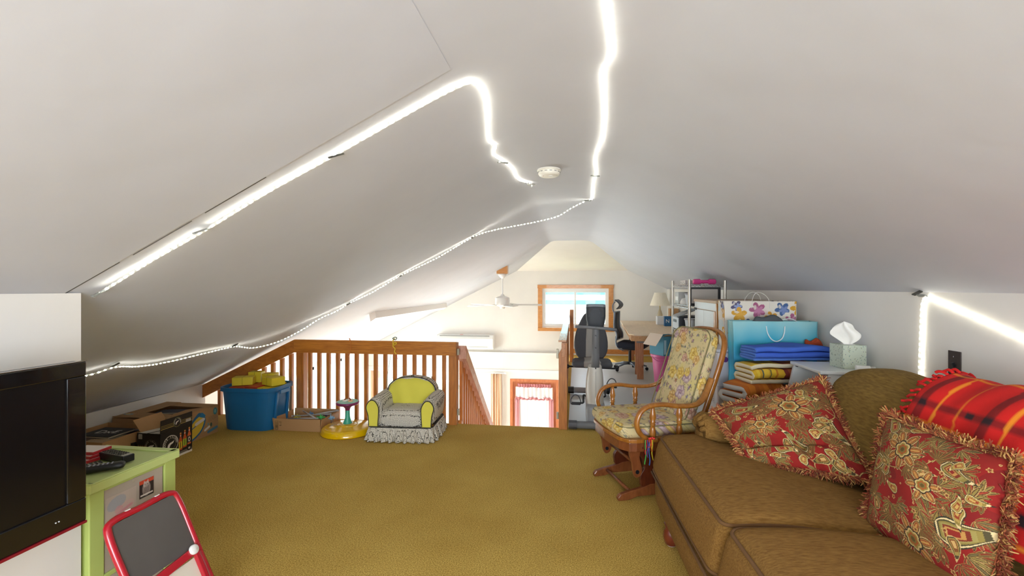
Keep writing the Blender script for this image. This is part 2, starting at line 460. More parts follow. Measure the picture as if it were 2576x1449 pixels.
# wall behind the camera with an opening made up for the fill light
wb = MB().prism([(XL, -0.3), (XR + .1, -0.3), (XR + .1, 0.55), (XL, 0.55)], YB - 0.1, YB, 'y')
wb.prism([(XL, 0.55), (-1.35, 0.55), (-1.35, 1.93), (-1.2, 2.6), (XL, 2.6)], YB - 0.1, YB, 'y')
wb.prism([(1.35, 0.55), (XR + .1, 0.55), (XR + .1, 2.6), (1.35, 2.6)], YB - 0.1, YB, 'y')
wb.prism([(-1.36, 1.93), (1.36, 1.93), (1.36, 2.6), (-1.36, 2.6)], YB - 0.1, YB, 'y')
struct(wb, 'wall_back', WALL)
# gable wall, cut for its window, the patio window and the door below
def wall_with_holes(x0, x1, z0, z1, holes, y0, y1):
    m = MB(); xs = sorted({x0, x1, *[h[0] for h in holes], *[h[1] for h in holes]}); zs = sorted({z0, z1, *[h[2] for h in holes], *[h[3] for h in holes]})
    for a, b_ in zip(xs[:-1], xs[1:]):
        for c, d in zip(zs[:-1], zs[1:]):
            cx, cz = (a + b_) / 2, (c + d) / 2
            if any(h[0] < cx < h[1] and h[2] < cz < h[3] for h in holes): continue
            m.bx(a, b_, y0, y1, c, d)
    return m
WG = (-0.72, 0.80, 0.60, 1.49)         # gable window opening
WP = (-4.75, -1.80, -2.50, -0.50)      # patio window opening
DR = (-1.43, -0.33, ZL, -0.57)         # door opening
struct(wall_with_holes(-4.95, XR + 0.1, 0.03, 2.4, [WG], YF, YF + 0.12), 'wall_gable', WALL)
struct(wall_with_holes(-4.95, XR + 0.1, ZL, 0.03, [WP, DR], YF - 0.06, YF + 0.12), 'wall_gable_lower', WALL)
struct(MB().bx(-4.9, -0.1, YF - 0.10, YF, -0.01, 0.035), 'trim_1', WHITEP)          # ledge where the wall thickens
struct(MB().bx(-4.9, -0.1, YF - 0.085, YF - 0.06, -0.42, -0.36), 'trim_2', WHITEP)
# left eave wall of the open room with a tall window
mw = MB()
for a, b_, c, d in ((YR - 1.5, 6.0, ZL, 0.2), (9.2, YF, ZL, 0.2), (6.0, 9.2, ZL, -2.3), (6.0, 9.2, 0.0, 0.2)): mw.bx(-5.0, -4.9, a, b_, c, d)
struct(mw, 'wall_eave_left', WALL)
wf = MB()
for y in (6.0, 7.05, 8.1, 9.15): wf.bx(-4.99, -4.91, y, y + 0.05, -2.3, 0)
wf.bx(-4.99, -4.91, 6, 9.2, -2.3, -2.24).bx(-4.99, -4.91, 6, 9.2, -0.06, 0)
w3 = struct(wf, 'window_3', WHITE)
gl = MB().bx(-4.955, -4.95, 6.0, 9.2, -2.3, 0).build('pane', GLASS, w3)

# ---- window_1: sliding window of the gable with honey-coloured trim
def frame_rect(m, x0, x1, z0, z1, w, y0, y1):
    m.bx(x0, x1, y0, y1, z0, z0 + w); m.bx(x0, x1, y0, y1, z1 - w, z1); m.bx(x0, x0 + w, y0, y1, z0 + w, z1 - w); m.bx(x1 - w, x1, y0, y1, z0 + w, z1 - w); return m
win = struct(frame_rect(MB(), WG[0], WG[1], WG[2], WG[3], 0.05, YF + 0.02, YF + 0.10), 'window_1', WHITE)
frame_rect(MB(), WG[0] + .05, 0.06, WG[2] + .05, WG[3] - .05, 0.04, YF + 0.05, YF + 0.08).build('sash', WHITE, win)
frame_rect(MB(), 0.02, WG[1] - .05, WG[2] + .05, WG[3] - .05, 0.04, YF + 0.03, YF + 0.055).build('sash', WHITE, win)
MB().bx(WG[0] + .09, 0.02, YF + .062, YF + .066, WG[2] + .09, WG[3] - .09).build('pane', GLASS, win)
MB().bx(0.06, WG[1] - .09, YF + .040, YF + .044, WG[2] + .09, WG[3] - .09).build('pane', GLASS, win)
MB().bx(0.025, 0.04, YF + .015, YF + .03, 1.0, 1.06).build('latch', WHITE, win)
for nm, b_ in (('trim_board', (-0.81, 0.89, 1.49, 1.57)), ('trim_board', (-0.80, -0.70, 0.60, 1.49)), ('trim_board', (0.78, 0.88, 0.60, 1.49)), ('sill', (-0.80, 0.90, 0.525, 0.60))):
    MB().bx(b_[0], b_[1], YF - 0.02 - (0.02 if nm == 'sill' else 0), YF, b_[2], b_[3]).build(nm, TRIMW, win, bevel=0.003)
# ---- window_2: wide patio window of the room below
w2 = struct(frame_rect(MB(), *WP, 0.07, YF - 0.02, YF + 0.08), 'window_2', WHITE)
for a, b_ in ((WP[0] + .07, -3.24), (-3.31, WP[1] - .07)):
    frame_rect(MB(), a, b_, WP[2] + .07, WP[3] - .07, 0.08, YF + 0.0, YF + 0.04).build('sash', WHITE, w2)
    MB().bx(a + .08, b_ - .08, YF + .018, YF + .022, WP[2] + .15, WP[3] - .15).build('pane', GLASS, w2)
# ---- door_1: stained wooden door with a big glazed light
DOORW = wood('stained_door', '#b4633a', '#c57a4c', (3, 3, 0.6), knots=False)
d1 = struct(frame_rect(MB(), DR[0], DR[1], DR[2] - 0.05, DR[3], 0.06, YF - 0.08, YF + 0.05), 'door_1', DOORW)
GX0, GX1, GZ0, GZ1 = -1.22, -0.54, -2.2, -0.82
frame_rect(MB(), DR[0] + .06, DR[1] - .06, ZL, DR[3] - .06, 0.15, YF - 0.04, YF).build('leaf', DOORW, d1)
MB().bx(GX0, GX1, YF - 0.02, YF - 0.015, GZ0 - .3, GZ1 + .1).build('pane', GLASS, d1)
# ---- baseboard of the landing
struct(MB().bx(-0.02, XR, YF - 0.02, YF, 0, 0.13), 'baseboard_gable', TRIMW)
struct(MB().bx(XR - 0.018, XR, 5.6, YF - .02, 0, 0.13), 'baseboard_right', TRIMW)
# boxed rafter tie running along the far part of the left slope
zb = lambda x: zl(x)
bt = MB()
bt.prism([(-2.80, zl(-2.80) + .02), (-2.72, zl(-2.72) + .02), (-2.70, zl(-2.70) - 0.10), (-2.78, zl(-2.78) - 0.11)], 6.0, 9.6, 'y')
struct(bt, 'trim_3', WHITEP)
# neighbouring house seen pale through the gable window
nb = thing('neighbouring_house', 'pale house with teal boards seen through the gable window', 'house', (0.5, 19, -2.6))
SID = mat('pale_siding', '#6fb0bb', 0.7); 
MB().bx(-6, 6, 0, 5, 0, 3.42).build('wall', mat('white_siding', '#e8f0f2', 0.7), nb)
TB = mat('teal_board', '#2f7f8c', .7)
MB().bx(-6, 6, -.02, 5, 3.42, 3.60).build('frieze_board', TB, nb); MB().bx(-6, 6, 0, 5, 3.60, 3.82).build('upper_wall', MATS['white_siding'], nb); MB().bx(-6.2, 6.2, -.1, 5, 3.82, 4.0).build('fascia_board', TB, nb); MB().bx(-6, 6, 0, 5, 4.0, 4.2).build('upper_wall', MATS['white_siding'], nb)
sd = MB(); z = 4.2
MB().prism([(-0.5, 4.1), (5.5, 4.1), (2.5, 5.6)], -6.4, 6.4, 'x').build('roof', SID, nb)
MB().bx(-6.4, 6.4, -0.55, -0.45, 4.15, 4.25).build('gutter', WHITE, nb)
# ground outside
struct(MB().bx(-40, 40, 10.6, 60, ZL - 0.3, ZL - 0.2), 'ground', mat('lawn', '#8fa077', 0.9, var=0.2, vscale=3))
struct(MB().bx(-60, -5.1, -20, 60, ZL - 0.3, ZL - 0.21), 'ground_side', MATS['lawn'])

# ============================================================ railing of the loft
rl = thing('loft_railing', 'stained pine balustrade along the loft edge behind toys, climbing down under the ceiling slope', 'railing', (0, 0, 0))
MB().bx(-3.16, -1.262, 4.83, 4.87, 0.765, 0.912).build('top_rail', PINE_X, rl, bevel=0.004)
# slanted rail following the slope
x0, x1 = -3.155, -4.315
sl = MB().prism([(x0, 0.912), (x1, zl(x1) - 0.015), (x1, zl(x1) - 0.165), (x0, 0.765)], 4.83, 4.87, 'y')
PINE_S = wood('pine_slanted', '#a2601f', '#bb742d', (1.2, 7, 3))
sl.build('slanted_rail', PINE_S, rl, bevel=0.003)
for x in (-3.11, -1.31): MB().bx(x - .045, x + .045, 4.871, 4.96, 0, 0.90).build('post', PINE_V, rl, bevel=0.003)
bal0 = None
for i in range(15):
    x = -3.005 + 0.1135 * i
    if bal0 is None: bal0 = MB().bx(-.019, .019, -.019, .019, 0, 0.85).build('baluster', PINE_V, rl, bevel=0.002, loc=(x, 4.91, 0))
    else: like(bal0, rl, (x, 4.91, 0))
for i in range(9):
    x = -3.24 - 0.1135 * i; h = 0.765 + (x + 3.155) * 0.5 + .05
    MB().bx(-.019, .019, -.019, .019, 0, max(h, .12)).build('baluster', PINE_V, rl, loc=(x, 4.91, 0))
br = mat('gate_bracket', '#a8a290', 0.4, 0.3)
for z in (0.80, 0.14): MB().box((-1.250, 4.89, z), (0.022, 0.035, 0.07)).build('gate_bracket', br, rl, bevel=0.004, label='grey metal gate bracket')
# right post and long railing of the stairwell
rr = thing('landing_railing', 'stained pine balustrade running away beside the exercise bike', 'railing', (0, 0, 0))
MB().prism([(-0.155, 0), (-0.066, 0), (-0.066, .915), (-0.085, .915), (-0.155, 0.80)], 4.87, 4.96, 'y').build('post', PINE_V, rr, bevel=0.003)
MB().bx(-0.125, -0.085, 4.861, 9.42, 0.77, 0.915).build('top_rail', wood('pine_rail_far', '#a4683a', '#bd8050', (7, 0.7, 7)), rr, bevel=0.003)
MB().bx(-0.16, -0.075, 4.962, 9.42, 0.916, 0.936).build('rail_cap', wood('pine_cap_glare', '#b98558', '#c9976c', (7, 0.7, 7), rough=0.22), rr, bevel=0.003)  # lighter pine than the rail, glare on the top put into the colour
for i in range(38): like(bal0, rr, (-0.105, 5.07 + 0.1135 * i, -0.04))
MB().bx(-0.075, 0.005, 9.34, 9.43, 0, 1.06).build('post', PINE_V, rr, bevel=0.003)
for z in (0.80, 0.14): MB().box((-0.168, 4.90, z), (0.024, 0.035, 0.10 if z > .5 else .07)).build('gate_bracket', br, rr, bevel=0.004)
# stair with its sloping railing
st = thing('staircase', 'staircase descending from the loft opening between the railings', 'staircase', (0, 0, 0))
for k in range(12):
    MB().bx(-1.2, -0.16, YR + 0.26 * k, YR + 0.26 * k + 0.28, -0.21 * (k + 1) - .03, -0.21 * (k + 1)).build('tread', wood('tread', '#b07a52', '#c08c62', (0.7, 5, 5)), st)
sr = thing('stair_railing', 'sunlit pale pink wooden handrail with balusters sloping down into the stairwell', 'railing', (0, 0, 0))
PINE_LIT = wood('sunlit_pine', '#b98068', '#cf9d87', (5, 0.8, 1.2), knots=False)  # pine tinted pale pink, the daylight on the handrail put into its colour
ys, ye, s_ = 4.965, 8.0, 0.80
def zrail(y): return 0.86 - (y - ys) * s_
MB().prism([(ys, zrail(ys)), (ye, zrail(ye)), (ye, zrail(ye) - .15), (ys, zrail(ys) - .15)], -1.272, -1.178, 'x').build('handrail', PINE_LIT, sr, bevel=0.004)
MB().prism([(ys, zrail(ys) - .83), (ye, zrail(ye) - .83), (ye, zrail(ye) - 1.08), (ys, zrail(ys) - 1.08)], -1.272, -1.232, 'x').build('stringer', PINE_Y, sr)
bs = MB().bx(-.019, .019, -.019, .019, -.86, 0).build('baluster', PINE_V, sr, loc=(-1.25, ys + .06, zrail(ys + .06) - 0.03))
for i in range(1, 25):
    y = ys + 0.06 + 0.115 * i
    like(bs, sr, (-1.25, y, zrail(y) - 0.03))
# ============================================================ rope lights
ROPE = mat('clear_rope_tube', '#eef2ee', 0.15, alpha=0.22)
BULB = mat('rope_bulb', '#ffffff', 0.4, emit='#fff9e2', estr=44.0)
TAPE = mat('black_tape', '#3a3934', 0.3, 0.2)
DUCT = mat('silver_tape', '#8d8f8c', 0.3, 0.5)
def rope(name, label, segs, tapes, step=0.034, r=0.0062):
    t = thing(name, label, 'rope light')
    path = crom(segs, 10)
    MB().tube(path, r, 6).build('clear_tube', ROPE, t, smooth=True)
    # bulbs at even steps
    b = MB(); acc = 0.0; oct_f = [(0, 2, 4), (2, 1, 4), (1, 3, 4), (3, 0, 4), (2, 0, 5), (1, 2, 5), (3, 1, 5), (0, 3, 5)]
    for p, q in zip(path[:-1], path[1:]):
        L = (q - p).length; d = (q - p).normalized(); a = step - acc
        while a <= L:
            c = p + d * a; n = d.orthogonal().normalized(); m_ = d.cross(n)
            e = 0.0072; k = 0.0042
            b.add([c + d * e, c - d * e, c + n * k, c - n * k, c + m_ * k, c - m_ * k], oct_f); a += step
        acc = (acc + L) % step
    b.build('bulb', BULB, t, kind='stuff')
    for (c, ang, col) in tapes:
        MB().box(c, (0.066, 0.020, 0.007), rot=ang).build('tape_strip', col, t, bevel=0.001)
    return t
def SL(x, y, d=0.014): return (x + d * .45, y, zceil(x) - d * .9)      # just under the left slope
def FT(x, y, d=0.012): return (x, y, zceil(x) - d)
tl = (0, R(-26.6), 0)
rope('rope_light', 'glowing rope light taped up the ceiling crack, ending by the smoke detector',
     [SL(-2.09, 1.735, .03), SL(-1.95, 1.745, .02), SL(-1.8, 1.745), SL(-1.546, 1.735, .02), SL(-1.25, 1.73), SL(-0.953, 1.74), SL(-0.6, 1.745), SL(-0.43, 1.76), FT(-0.385, 1.80, .02), FT(-0.375, 1.95), FT(-0.41, 2.2), FT(-0.45, 2.45), FT(-0.435, 2.55), FT(-0.466, 2.68), FT(-0.440, 2.86), FT(-0.41, 3.15), FT(-0.41, 3.38), FT(-0.375, 3.52), FT(-0.33, 3.60), FT(-0.33, 3.62, .035)],
     [(SL(-2.06, 1.737, .028), (0, R(-26), R(80)), DUCT), (SL(-1.55, 1.72, .022), (0, R(-26), R(60)), DUCT), (SL(-0.96, 1.735, .022), (0, R(-26), R(60)), TAPE), (FT(-0.442, 2.855, .02), (0, 0, R(30)), DUCT), (FT(-0.33, 3.60, .02), (0, 0, R(10)), DUCT)])
rope('rope_light', 'glowing rope light looping along the left ceiling slope up to the peak and overhead',
     [SL(-3.14, 1.75, .03), SL(-3.15, 2.2, .03), SL(-3.14, 2.57, .035), SL(-3.09, 2.71, .028), SL(-3.16, 2.95, .03), SL(-3.18, 3.2, .03), SL(-3.12, 3.55, .03), SL(-3.10, 3.83, .026), SL(-3.10, 4.05, .07), SL(-2.99, 4.25, .09), SL(-2.80, 4.38, .07), SL(-2.66, 4.50, .03), SL(-2.5, 4.56, .03), SL(-2.37, 4.58), SL(-2.1, 4.56, .03), SL(-1.775, 4.55), SL(-1.4, 4.54, .03), SL(-1.01, 4.53), SL(-.8, 4.50, .06), SL(-.6, 4.48, .13), FT(-.35, 4.45, .19), FT(-.15, 4.42, .15), FT(-.02, 4.39, .08), FT(0.132, 4.366), FT(0.174, 4.31), FT(0.165, 4.0), FT(0.158, 3.6), FT(0.168, 3.4), FT(0.14, 3.0), FT(0.16, 2.6), FT(0.145, 2.2), FT(0.13, 2.0), FT(0.115, 1.8), FT(0.135, 1.68), FT(0.115, 1.5), FT(0.09, 1.3), FT(0.08, 0.9), FT(0.1, 0.3), FT(0.1, -0.6)],
     [(SL(x, y, .016), (0, R(-26), R(70)), TAPE) for x, y in ((-3.09, 2.71), (-3.10, 3.83), (-2.37, 4.58), (-1.775, 4.55), (-1.01, 4.53))] + [(FT(0.132, 4.366, .016), (0, 0, R(20)), TAPE), (FT(0.158, 3.4, .018), (0, 0, R(30)), DUCT)])
wx = XR - 0.014
rope('rope_light', 'glowing rope light on the right wall, hanging beside the brown wall plate and slanting down',
     [(wx, 2.995, 0.93), (wx - .002, 2.995, 1.0), (wx, 2.99, 1.2), (wx, 2.98, 1.38), (wx, 2.965, 1.435), (wx, 2.94, 1.447), (wx, 2.9, 1.435), (wx, 2.6, 1.34), (wx, 2.37, 1.262), (wx, 2.0, 1.13), (wx, 1.6, 1.0)],
     [((wx - .012, 2.96, 1.455), (R(35), 0, R(90)), DUCT), ((wx - .01, 3.0, 1.47), (R(20), R(20), R(90)), TAPE), ((wx - .006, 2.995, 0.915), (0, R(90), 0), WHITE)])

# smoke detector on the flat strip
sm = thing('smoke_detector', 'round white smoke detector on the ceiling between the two rope lights', 'smoke detector', (-0.172, 3.25, ZT))
CREAM = mat('cream_plastic', '#e9e5da', 0.4)
MB().lathe([(0.082, 0.0), (0.084, -0.008), (0.080, -0.012)], seg=32).build('base_plate', CREAM, sm, smooth=True, autos=30)
MB().lathe([(0.076, -0.012), (0.077, -0.030), (0.070, -0.042), (0.062, -0.047), (0.0, -0.048)], seg=32, cap=False).build('cover', CREAM, sm, smooth=True, autos=40)
sv = MB()
for k in range(14):
    a = 2 * math.pi * k / 14; sv.box((0.0765 * math.cos(a), 0.0765 * math.sin(a), -0.022), (0.003, 0.018, 0.003), rot=(0, 0, a))
sv.build('vent_slot', DGREY, sm)
MB().lathe([(0.016, -0.048), (0.015, -0.051), (0.0, -0.0512)], c=(0.012, -0.02, 0), seg=16, cap=False).build('test_button', WHITE, sm)
MB().cyl((-.04, -.02, -.0475), (-.04, -.02, -.049), .003, seg=8).build('led', mat('red_led', '#c03020', .3), sm)

# ceiling fan
FX, FY = -1.33, 8.55
fan = thing('ceiling_fan', 'white ceiling fan hanging from the far left slope', 'ceiling fan', (FX, FY, 0))
zc = zl(FX)
MB().prism([(-0.10, zc - 0.10), (0.10, zc - 0.10), (0.10, zc + .05), (0.06, zc + .05), (-0.10, zc - 0.05)], -0.08, 0.08, 'y').build('mounting_block', TRIMW, fan, label='bare wooden wedge block')
MB().lathe([(0.085, zc - .10), (0.08, zc - .13), (0.045, zc - .17), (0.02, zc - .19)], seg=20).build('canopy', WHITE, fan, smooth=True)
MB().cyl((0, 0, zc - .18), (0, 0, 1.32), 0.013).build('down_rod', WHITE, fan)
MB().lathe([(0.03, 1.38), (0.04, 1.35), (0.09, 1.335), (0.135, 1.315), (0.14, 1.25), (0.135, 1.18), (0.09, 1.16), (0.05, 1.14), (0.045, 1.11), (0.0, 1.105)], seg=28, cap=False).build('motor_housing', WHITEP, fan, smooth=True, autos=40)
for k in range(5):
    a = R(8 + 72 * k)
    bl = MB().prism([(0.20, -.05), (0.26, -.06), (0.70, -.072), (0.745, -.05), (0.745, .05), (0.70, .072), (0.26, .06), (0.20, .05)], -0.004, 0.004)
    o = bl.build('blade', WHITEP, fan, loc=(0, 0, 1.18), rot=(R(9) * 1, 0, a)); 
    MB().box((0.16, 0, 0), (0.14, 0.025, 0.006)).build('blade_iron', CHROME, o)
MB().cyl((0.02, 0, 1.04), (0.02, 0, -1.0), 0.0012, seg=4).build('pull_cord', WHITE, fan)
# wall air conditioner
ac = thing('air_conditioner', 'white split air conditioner on the far wall above the railing', 'air conditioner', (-2.47, YF, 0.10))
MB().prism([(0, 0), (-.16, 0.0), (-.20, .05), (-.20, .24), (-.15, .32), (0, .33)], -0.67, 0.67, 'x').build('housing', WHITE, ac, bevel=0.015)
MB().box((0, -.19, .305), (1.16, .02, .012), rot=(R(-30), 0, 0)).build('seam_strip', mat('seam_grey', '#8e8e8c', .5), ac)
MB().box((-.03, -.206, .035), (1.1, .012, .05), rot=(R(30), 0, 0)).build('louver', WHITE, ac)
MB().box((-.08, -.12, .332), (.07, .03, .006)).build('badge', mat('faded_red', '#d27a7c', .5), ac, label='small red badge')
# curtain beside the patio window and its rod, curtains of the door
def curtain(name, label, x0, x1, z0, z1, y, m, folds, amp=0.03, n=60):
    mb = MB()
    mb.grid(lambda u, v: (x0 + (x1 - x0) * u, y + amp * math.sin(u * folds * 2 * math.pi) * (0.6 + 0.4 * (1 - v)) + 0.012 * math.sin(u * 17 + v * 3), z0 + (z1 - z0) * v), n, 14)
    o = mb.build(name, m, None, smooth=True); s_ = o.modifiers.new('s', 'SOLIDIFY'); s_.thickness = 0.003
    return o
PEACH = mat('peach_cloth', '#dcb99b', 0.9)
c1 = curtain('curtain', '', -1.86, -1.62, -2.55, -0.45, YF - 0.15, PEACH, 4); tag(c1, 'peach curtain gathered between the patio window and the wooden door', 'curtain')
c2 = curtain('curtain', '', -4.74, -4.58, -2.55, -0.45, YF - 0.15, PEACH, 3); tag(c2, 'peach curtain at the left end of the rod, behind the balusters', 'curtain')
rod = thing('curtain_rod', 'white curtain rod above the patio window downstairs', 'curtain rod', (0, 0, 0))
MB().cyl((-4.85, YF - .15, -.43), (-1.55, YF - .15, -.43), 0.012).build('pole', WHITE, rod)
for x in (-4.87, -1.53): MB().sphere((x, YF - .15, -.43), .025).build('finial', WHITE, rod)
dcv = thing('door_curtain', 'sheer white curtain with red ruffled valance on the wooden door', 'curtain', (0, 0, 0))
SHEER = mat('sheer_cloth', '#f3eeee', 0.9, alpha=0.8); REDC = mat('red_valance', '#bf7d80', 0.9)
o = curtain('sheer', '', -1.22, -0.54, -2.3, -0.95, YF - .07, SHEER, 11, .012, 90); o.parent = dcv
o = curtain('valance', '', -1.30, -0.46, -1.0, -0.74, YF - .10, mat('white_ruffle', '#ece4e6', .9), 9, .02, 90); o.parent = dcv
o = curtain('valance_hem', '', -1.30, -0.46, -1.03, -0.97, YF - .105, REDC, 9, .022, 90); o.parent = dcv
o = curtain('valance_heading', '', -1.26, -0.50, -0.75, -0.67, YF - .10, REDC, 13, .02, 90); o.parent = dcv
for x in (-1.27, -0.50):
    o = curtain('side_panel', '', x - .05, x + .06, -2.3, -1.0, YF - .085, mat('pink_check', '#d59b9e', .9), 2, .012, 16); o.parent = dcv

# light switch plate
sp = thing('light_switch', 'dark brown switch plate on the right wall above the sofa', 'light switch', (XR, 2.76, 1.085))
BRZ = mat('bronze_plate', '#3d332f', 0.35, 0.4)
MB().box((-.003, 0, 0), (.006, .082, .15)).build('plate', BRZ, sp, bevel=.002)
MB().box((-.010, 0, 0), (.012, .012, .026), rot=(0, R(-20), 0)).build('toggle', BLACK, sp)
MB().box((-.007, 0, 0), (.002, .030, .010)).build('toggle_slot', BLACK, sp)
for z in (.045, -.045): MB().cyl((-.006, 0, z), (-.009, 0, z), .004, seg=8).build('screw', CHROME, sp)
# ============================================================ left side: television, drawers, easel, boxes
tv = thing('television', 'black flat television on the near left wall', 'television', (-1.85, 1.02, 0.92))
# local frame: screen looks along +x; y from -0.49 to 0.49
GB = mat('gloss_black', '#0d0c0e', 0.12, coat=0.4)
MB().bx(-.045, 0.0, -.49, .49, -.302, .302).build('housing', BLACK, tv, bevel=0.008)
bz = MB()
bz.bx(0.0, .012, -.49, .49, .247, .302).bx(0, .012, -.49, .49, -.302, -.215).bx(0, .012, -.49, -.425, -.215, .247).bx(0, .012, .425, .49, -.215, .247)
bz.build('bezel', GB, tv, bevel=0.004)
MB().bx(0.0005, .004, -.425, .425, -.215, .247).build('screen', mat('dark_screen', '#0a0a0e', 0.22), tv)
MB().bx(.0, .016, -.49, .49, -.312, -.302).build('lower_strip', mat('red_strip', '#7e1420', .2), tv, bevel=.002, label='thin red strip')
MB().bx(.0, .014, -.491, .491, .302, .305).build('top_highlight', CHROME, tv)  # bright strip added as the highlight along the top edge
for y in (.395, .385): MB().cyl((.012, y, -.262), (.014, y, -.262), .0022, seg=8).build('indicator_light', mat('pale_led', '#d8d8d8', .3), tv)
MB().box((-.14, 0, 0), (.20, .06, .06)).build('wall_arm', BLACK, tv)
MB().box((-.24, 0, 0), (.015, .3, .3)).build('wall_plate', BLACK, tv)

GREEN = mat('lime_plastic', '#b7c871', 0.45, var=.04, vscale=5)
FROST = mat('frosted_drawer', '#b7ac9e', 0.35, alpha=0.93, var=.08, vscale=5)
dw = thing('drawer_cart', 'lime green plastic drawer cart beyond the near wall end', 'drawer cart', (-2.08, 1.72, 0))
# local: front plane x=0 looking +x, y 0..0.44, depth -x 0.40, top z 0.65
W_, D_, H_ = 0.435, 0.42, 0.65
fr = MB()
for y0 in (0, W_ - .065): fr.bx(-.03, 0, y0, y0 + .065, 0.02, H_ - .045)
for z in (0.02, .205, .405, .60): fr.bx(-.028, 0, .065, W_ - .065, z - .01, z + .012)
fr.bx(-D_, -.03, 0, .012, 0.02, H_ - .045).bx(-D_, -.03, W_ - .012, W_, .02, H_ - .045).bx(-D_, -D_ + .012, 0, W_, 0.02, H_ - .045)
fr.build('frame', GREEN, dw, bevel=.004)
tp = MB().bx(-D_ - .01, .012, -.006, W_ + .012, H_ - .045, H_ - .006)
tp.bx(-D_ - .01, .012, -.006, .012, H_ - .006, H_).bx(-D_ - .01, .012, W_ - .03, W_ + .012, H_ - .006, H_).bx(-D_ - .01, -D_ + .02, 0, W_, H_ - .006, H_).bx(-.015, .012, 0, W_, H_ - .006, H_)
tp.build('top', mat('lime_top', '#c6d78a', .45), dw, bevel=.004)
MB().bx(-D_ + .05, -.03, W_ + .0125, W_ + .02, .02, H_ - .05).build('back_edge', WHITE, dw, label='white side strip')
for k, z in enumerate((.215, .415)):
    d = MB().bx(-D_ + .03, -.006, .068, W_ - .068, z, z + .178).build('drawer', FROST, dw, bevel=.006)
    MB().bx(-.006, 0.004, .2, W_ - .2, z + .160, z + .178).build('drawer_lip', FROST, d)
d = MB().bx(-D_ + .03, -.006, .068, W_ - .068, .03, .193).build('drawer', FROST, dw, bevel=.006)
pt = Paint(.145, .125, 60, 50, '#b9aa9c')
pt.ell(.05, .085, .045, .03, '#8d97a3', .3, .6); pt.ell(.09, .04, .05, .03, '#c6a59f', .5, .7); pt.ell(.06, .05, .02, .018, '#c88f8f', 0, .6); pt.line((.02, .02), (.12, .05), .006, '#c78e92')
panel('faded_sticker', pt, (-.0055, .075, .425), (0, 1, 0), (0, 0, 1), dw, label='faded pastel picture')
pt = Paint(.075, .085, 60, 68, '#2b2224')
pt.rect(0, .075, .066, .085, '#c9472c'); pt.ell(.036, .038, .022, .034, '#8f8078'); pt.ell(.034, .060, .015, .014, '#b5a69c')
pt.poly([(.021, .064), (.024, .082), (.031, .070)], '#c9b5a8'); pt.poly([(.038, .070), (.045, .083), (.048, .064)], '#c9b5a8')
for k in range(7): pt.line((.018 + .002 * k, .012 + k * .007), (.05, .014 + k * .0075), .0009, '#4a403c')
pt.ell(.029, .061, .002, .002, '#1a1512'); pt.ell(.04, .061, .002, .002, '#1a1512'); pt.rect(.005, .07, .008, .016, '#d8cfc8')
panel('kitten_card', pt, (-.004, .235, .475), (0, 1, 0), (0, 0, 1), dw, label='small photo card of a tabby kitten')

# things on the cart
def remote(label, loc, rz, L, Wd, Hh, body, cat='remote control', name='remote_control', style=0):
    t = thing(name, label, cat, loc, rz)
    if style == 0:
        MB().prism([(0, -Wd / 2), (L, -Wd / 2 * .9), (L, Wd / 2 * .9), (0, Wd / 2)], 0, Hh).build('body', body, t, bevel=.004)
        MB().bx(.008, L - .006, -Wd / 2 + .008, Wd / 2 - .008, Hh, Hh + .0012).build('keypad', mat('silver_keypad', '#a9a89c', .4), t)
        b0 = MB().box((0, 0, 0), (.008, .006, .003)).build('button', BLACK, t, loc=(.02, -.015, Hh + .0026)); 
        for i in range(9):
            for j in range(4):
                if i or j: like(b0, t, (.02 + i * .0165, -.0165 + j * .011, Hh + .0026))
    else:
        MB().soft((L / 2, 0, Hh / 2), (L, Wd, Hh), Hh * .48, n=8).build('body', body, t, smooth=True)
        for i in range(6):
            for j in range(3): MB().sphere((L * .25 + i * .016, -.010 + j * .010, Hh), (.0045, .0035, .0022), 8, 5).build('button', mat('grey_button', '#8f92a0', .4), t)
    return t
zt = 0.651
remote('black rectangular remote with silver keypad, at the back of the lime cart', (-2.33, 2.00, zt), R(-12), .185, .058, .034, BLACK)
remote('slim silver topped remote lying beside the television edge', (-2.30, 1.76, zt), R(62), .15, .045, .02, BLACK)
remote('curved black remote with oval buttons, at the front edge of the lime cart', (-2.24, 1.80, zt), R(38), .17, .048, .03, BLACK, style=1)
REDP = mat('red_case', '#b3262f', .35)
for k in range(3):
    t = thing('disc_case', ('red disc case, topmost of the small stack on the lime cart', 'red disc case in the middle of the small stack on the lime cart', 'red disc case at the bottom of the small stack on the lime cart')[2 - k], 'disc case', (-2.46, 1.93, zt + .0155 * k), R(6 * k - 8), 'disc cases on the cart')
    MB().bx(0, .135, 0, .1, 0, .0145).build('case', REDP, t, bevel=.002)
    MB().bx(.003, .132, .003, .097, .0146, .0152).build('cover_sheet', mat('case_sheet', '#e6ddd8', .4), t)

# red easel leaning on the cart
ea = thing('toy_easel', 'red framed toy easel with dark board leaning beside the lime drawers', 'easel', (-1.655, 1.63, 0.012), R(90))
REDG = mat('red_gloss', '#b01226', .25, coat=.3)
GRY = mat('chalkboard', '#56524f', .5, var=.1, vscale=5)
